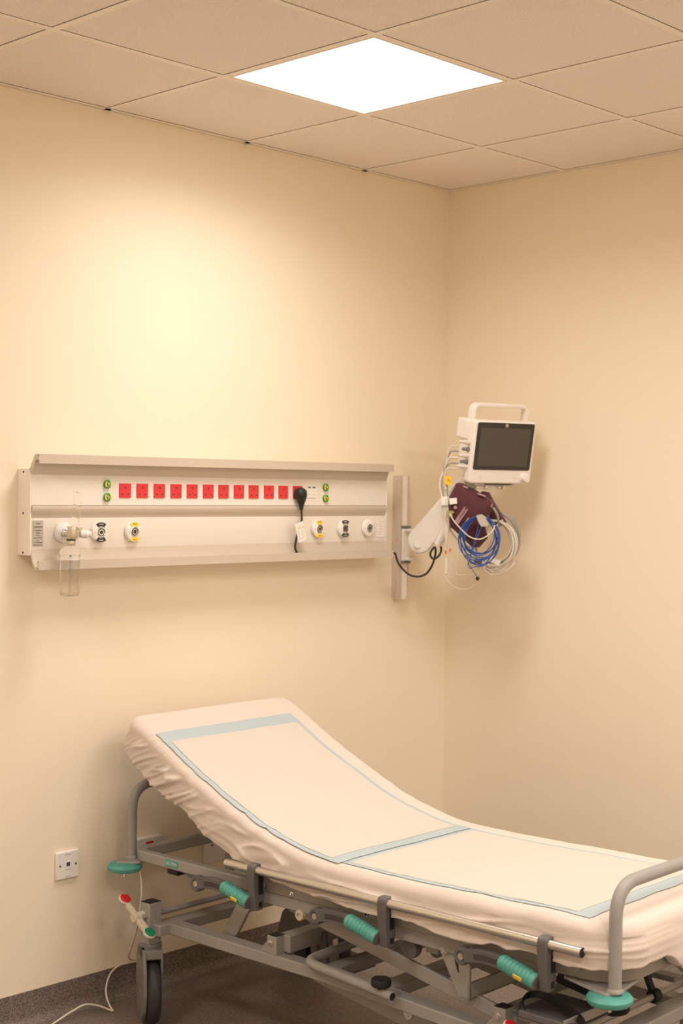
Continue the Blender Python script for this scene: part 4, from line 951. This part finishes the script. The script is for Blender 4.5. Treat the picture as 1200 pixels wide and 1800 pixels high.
# ------------------------------------------------------------------ fitted sheet over the mattress
TOPPTS = [(0.128, 0.944), (0.17, 0.930), (0.25, 0.892), (0.395, 0.815), (0.57, 0.736), (0.74, 0.670), (0.90, 0.634), (1.03, 0.623), (1.20, 0.621), (1.40, 0.624), (1.65, 0.628), (1.935, 0.632)]
_path = smooth_path([Vector((a, 0, b)) for a, b in TOPPTS], 16)
_acc = [0.0]
for p, q in zip(_path, _path[1:]): _acc.append(_acc[-1] + (q - p).length)
LM = _acc[-1]
def C(l):
    l = max(0.0, min(LM, l)); lo, hi = 0, len(_acc) - 1
    while hi - lo > 1:
        m = (lo + hi) // 2
        if _acc[m] <= l: lo = m
        else: hi = m
    u = (l - _acc[lo]) / max(1e-9, _acc[hi] - _acc[lo]); p = _path[lo].lerp(_path[hi], u)
    i0, i1 = max(0, lo - 2), min(len(_path) - 1, hi + 2); d = (_path[i1] - _path[i0]).normalized()
    return p, Vector((-d.z, 0, d.x)) * -1 if False else Vector((-d.z, 0, d.x))
def lofs(s):
    lo = min(range(len(_path)), key=lambda i: abs(_path[i].x - s)); return _acc[lo]
TN, TF = -0.026, 0.682                    # near and far edge of the mattress
WT = TF - TN
def interp(tab, x):
    if x <= tab[0][0]: return tab[0][1]
    for (a, b), (c, d) in zip(tab, tab[1:]):
        if x <= c: return b + (d - b) * (x - a) / (c - a)
    return tab[-1][1]
NEARBOT = [(0.13, 0.118), (0.25, 0.128), (0.38, 0.128), (0.48, 0.112), (0.56, 0.135), (0.61, 0.133), (0.68, 0.122), (0.88, 0.104), (1.05, 0.103), (1.30, 0.101), (1.50, 0.116), (1.56, 0.103), (1.69, 0.103), (1.79, 0.113), (1.90, 0.108)]
def fold(l, w, top):
    """soft creases of the cotton"""
    p, n = C(l); s = p.x
    a = 0.0016 * noise.noise(Vector((l * 5, w * 5, 1.7))) + 0.0010 * noise.noise(Vector((l * 16, w * 10, 4.2)))
    return a
bm = B()
NL, NW = 420, 64
ls = [LM * (0.5 - 0.5 * math.cos(math.pi * (0.08 + 0.84 * i / NL))) for i in range(NL + 1)]
ls = [(v - ls[0]) / (ls[-1] - ls[0]) * LM for v in ls]
ws = [0.5 - 0.5 * math.cos(math.pi * j / NW) * (1.0) for j in range(NW + 1)]
RH, RF, RE = 0.055, 0.115, 0.034          # plan corner radii (head, foot) and edge rounding
def half(l):
    if l < RH: return WT / 2 - (RH - math.sqrt(max(0, RH ** 2 - (RH - l) ** 2)))
    if LM - l < RF: q = LM - l; return WT / 2 - (RF - math.sqrt(max(0, RF ** 2 - (RF - q) ** 2)))
    return WT / 2
TM = (TN + TF) / 2
def edged(l, t_):
    """distance to the plan outline"""
    q = min(t_ - (TM - WT / 2), TM + WT / 2 - t_); e = min(l, LM - l); R = RH if l < LM / 2 else RF
    if e < R and q < R: return max(0.0, R - math.hypot(R - e, R - q))
    return max(0.0, min(q, e))
def topdrop(d):
    if d >= RE: return 0.0
    return RE * 0.9 * (1 - math.sqrt(max(0, 1 - ((RE - d) / RE) ** 2)))
def ridge(v, p=3.0):
    """sharp-crested fold from noise, 0..1"""
    return (1 - min(1.0, abs(noise.noise(v)) * 2.2)) ** p
def crease(l, t_, h):
    """outward displacement along the side of the sheet: gathers on the backrest, long soft folds lower down"""
    p, _ = C(l); s = p.x; v = 0.0
    k = 1.0 if t_ < TM else 0.6
    lean = l + h * 0.9                      # gathers lean towards the head
    g = math.exp(-((s - 0.36) / 0.17) ** 2) * (0.35 + 0.65 * min(1.0, h / 0.06))
    v += g * 0.0145 * (ridge(Vector((lean * 21, h * 5, 0.3)), 3) - 0.3)
    v += g * 0.0100 * (ridge(Vector((lean * 44 + 3, h * 9, 2.3)), 3) - 0.3)
    g2 = math.exp(-((s - 0.78) / 0.22) ** 2)
    v += g2 * 0.0160 * (ridge(Vector((l * 4.5, h * 20 + l * 9, 5.3)), 2.5) - 0.35)
    v += g2 * 0.0060 * (ridge(Vector((l * 9 + h * 30, h * 24, 6.3)), 3) - 0.3)
    g3 = 1 / (1 + math.exp(-(s - 0.98) / 0.08))
    v += g3 * 0.0115 * (ridge(Vector((l * 2.1, h * 21 + l * 1.2, 9.1)), 2.5) - 0.35)
    v += g3 * 0.0040 * (ridge(Vector((l * 7, h * 30 + l * 3, 3.1)), 3) - 0.3)
    v += 0.003 * noise.noise(Vector((l * 12, h * 18, 7.7)))
    return v * k
def topz(l, t_):
    d = edged(l, t_)
    return -topdrop(d) + fold(l, t_, True) + 0.45 * crease(l, t_, 0.03 - min(d, 0.10) * 0.5) * max(0.0, 1 - d / 0.14)
grid = []
for i, l in enumerate(ls):
    row = []; hw = half(l); p, n = C(l)
    for j, w in enumerate(ws):
        t_ = TM + (2 * w - 1) * hw; d = edged(l, t_)
        zz = topz(l, t_)
        q = p + n * zz
        row.append(bm.verts.new((q.x, t_, q.z)))
    grid.append(row)
for i in range(NL):
    for j in range(NW):
        bm.faces.new((grid[i][j], grid[i + 1][j], grid[i + 1][j + 1], grid[i][j + 1]))
# skirt all round
loop = [(i, 0) for i in range(NL)] + [(NL, j) for j in range(NW)] + [(i, NW) for i in range(NL, 0, -1)] + [(0, j) for j in range(NW, 0, -1)]
NS = 22; prev = [grid[i][j] for i, j in loop]
nrm = []
for k, (i, j) in enumerate(loop):
    def pt(q): a, c = loop[q % len(loop)]; return Vector((ls[a], TM + (2 * ws[c] - 1) * half(ls[a])))
    d = (pt(k + 1) - pt(k - 1)); nrm.append(Vector((d.y, -d.x)).normalized())
for m in range(1, NS + 3):
    cur = []
    for k, (i, j) in enumerate(loop):
        l = ls[i]; t_ = TM + (2 * ws[j] - 1) * half(l); p, n = C(l)
        drop = interp(NEARBOT, p.x)
        if j == NW: drop = 0.112
        if i == NL: drop = 0.105 + 0.045 * max(0, min(1, (ws[j] - 0.18) / 0.12)) * (0.7 + 0.3 * math.sin(ws[j] * 21)) if ws[j] > 0.18 else 0.105
        if i == 0: drop = 0.115
        drop += 0.006 * noise.noise(Vector((l * 9 + t_ * 5, 0.4, 8.8))) + 0.004 * noise.noise(Vector((l * 30 + t_ * 21, 1.4, 8.8)))
        u = min(1.0, m / NS); h = RE * 0.9 + (drop - RE * 0.9) * u
        out = crease(l, t_, h) * min(1, m / 5) * (0.35 if i == NL else 1.0) + 0.004 * math.sin(math.pi * u) + 0.004 * u
        if m > NS: out -= 0.016 * (m - NS); h += 0.004 * (m - NS) if m == NS + 1 else 0.001
        q = p + n * (-h); tang = Vector((n.z, 0, -n.x))
        co = q + tang * (nrm[k].x * out) + Vector((0, nrm[k].y * out, 0)); 
        cur.append(bm.verts.new((co.x, t_ + nrm[k].y * out, co.z)))
    for k in range(len(loop)):
        k2 = (k + 1) % len(loop); bm.faces.new((prev[k], cur[k], cur[k2], prev[k2]))
    prev = cur
bmesh.ops.recalc_face_normals(bm, faces=bm.faces[:])
bm.transform(Matrix.Translation(TLOC) @ Matrix.Rotation(TROT[2], 4, 'Z'))
tag(obj('fitted_sheet', bm, M['sheet'], angle=180), 'rumpled white fitted sheet stretched over the trolley mattress', 'bed sheet')

# ------------------------------------------------------------------ two disposable bed pads
def pad(label, l0, l1, ta, tb_, lift, b0, b1, side, mid):
    t = thing('bed_pad', label, 'bed pad', W(mid, TC, 0.63), TROT, 'disposable pads on the trolley')
    base = Vector((mid, TC, 0.63))
    def sheetpatch(name, a0, a1, c0, c1, hh, th, m, nx=60, ny=24, wob=0.0):
        bm = B(); rows = []
        for top in (0, 1):
            g = []
            for i in range(nx + 1):
                r = []
                for j in range(ny + 1):
                    l = a0 + (a1 - a0) * i / nx; tq = c0 + (c1 - c0) * j / ny
                    if j == 0: tq += wob * noise.noise(Vector((l * 11, 3.1, a0)))
                    if j == ny: tq += wob * noise.noise(Vector((l * 11, 9.1, a0)))
                    if i == 0: l += wob * noise.noise(Vector((tq * 14, 5.1, a0)))
                    if i == nx: l += wob * noise.noise(Vector((tq * 14, 7.1, a0)))
                    p, n = C(l); q = p + n * (topz(l, tq) + hh + th * top + (0.0007 * noise.noise(Vector((l * 40, tq * 9, 2.0))) if top else 0))
                    r.append(bm.verts.new((q.x - base.x, tq - base.y, q.z - base.z)))
                g.append(r)
            rows.append(g)
        lo, hi = rows
        for i in range(nx):
            for j in range(ny):
                bm.faces.new((hi[i][j], hi[i + 1][j], hi[i + 1][j + 1], hi[i][j + 1])); bm.faces.new((lo[i][j], lo[i][j + 1], lo[i + 1][j + 1], lo[i + 1][j]))
        for i in range(nx):
            for j in (0, ny): bm.faces.new((lo[i][j], lo[i + 1][j], hi[i + 1][j], hi[i][j]))
        for j in range(ny):
            for i in (0, nx): bm.faces.new((lo[i][j], lo[i][j + 1], hi[i][j + 1], hi[i][j]))
        bmesh.ops.recalc_face_normals(bm, faces=bm.faces[:])
        return obj(name, bm, m, t, angle=60)
    sheetpatch('blue_backing', l0, l1, ta, tb_, lift, 0.0005, M['padblue'], wob=0.0035)
    sheetpatch('absorbent_layer', l0 + b0, l1 - b1, ta + side, tb_ - side, lift + 0.0006, 0.0014, M['pad'], wob=0.0028)
lA, lB, lC_ = lofs(0.252), lofs(1.025), lofs(1.835)
pad('white quilted pad with blue border on the flat foot half of the trolley', lB - 0.050, lC_, 0.010, 0.594, 0.0018, 0.07, 0.048, 0.018, 1.4)
pad('white quilted pad with blue border lying on the raised backrest', lA, lB, -0.004, 0.590, 0.0040, 0.052, 0.042, 0.019, 0.6)

# ------------------------------------------------------------------ thin white cable from the bed head down to the floor
P = [W(0.13, 0.03, 0.474), W(0.138, 0.028, 0.45), W(0.150, 0.027, 0.40), W(0.15, 0.025, 0.34), W(0.12, 0.03, 0.24), W(0.05, 0.06, 0.14), Vector((-1.560, -0.008, 0.103)), Vector((-1.60, -0.007, 0.104)), Vector((-1.64, -0.008, 0.103)), Vector((-1.675, -0.012, 0.086)),
     Vector((-1.706, -0.032, 0.055)), Vector((-1.722, -0.058, 0.029)), Vector((-1.729, -0.088, 0.008)), Vector((-1.731, -0.101, 0.0035)), Vector((-1.742, -0.098, 0.0075)), Vector((-1.768, -0.082, 0.022)), Vector((-1.815, -0.072, 0.036)), Vector((-1.861, -0.064, 0.024)), Vector((-1.915, -0.064, 0.008)), Vector((-1.95, -0.075, 0.0035)), Vector((-2.02, -0.11, 0.0035)), Vector((-2.3, -0.24, 0.0032)), Vector((-2.75, -0.30, 0.0032))]
bm = B(); tube(bm, P, 0.0030, 10, 8)
tag(obj('floor_cable', bm, M['whitecable']), 'thin off-white cable hanging from the trolley head and trailing over the floor', 'cable')

# ------------------------------------------------------------------ world and colour management
w = bpy.data.worlds.new('world'); scene.world = w; w.use_nodes = True
w.node_tree.nodes['Background'].inputs['Color'].default_value = (0.9, 0.75, 0.6, 1)
w.node_tree.nodes['Background'].inputs['Strength'].default_value = 0.02
vs = scene.view_settings
vs.view_transform = 'Standard'; vs.look = 'None'; vs.gamma = 1.0; vs.exposure = 0.0; vs.use_curve_mapping = False
try:
    scene.cycles.max_bounces = 12; scene.cycles.diffuse_bounces = 8; scene.cycles.transmission_bounces = 10; scene.cycles.transparent_max_bounces = 10
    scene.cycles.use_denoising = True; scene.cycles.sample_clamp_indirect = 4.0; scene.cycles.caustics_refractive = True
except Exception as e:
    print(e)
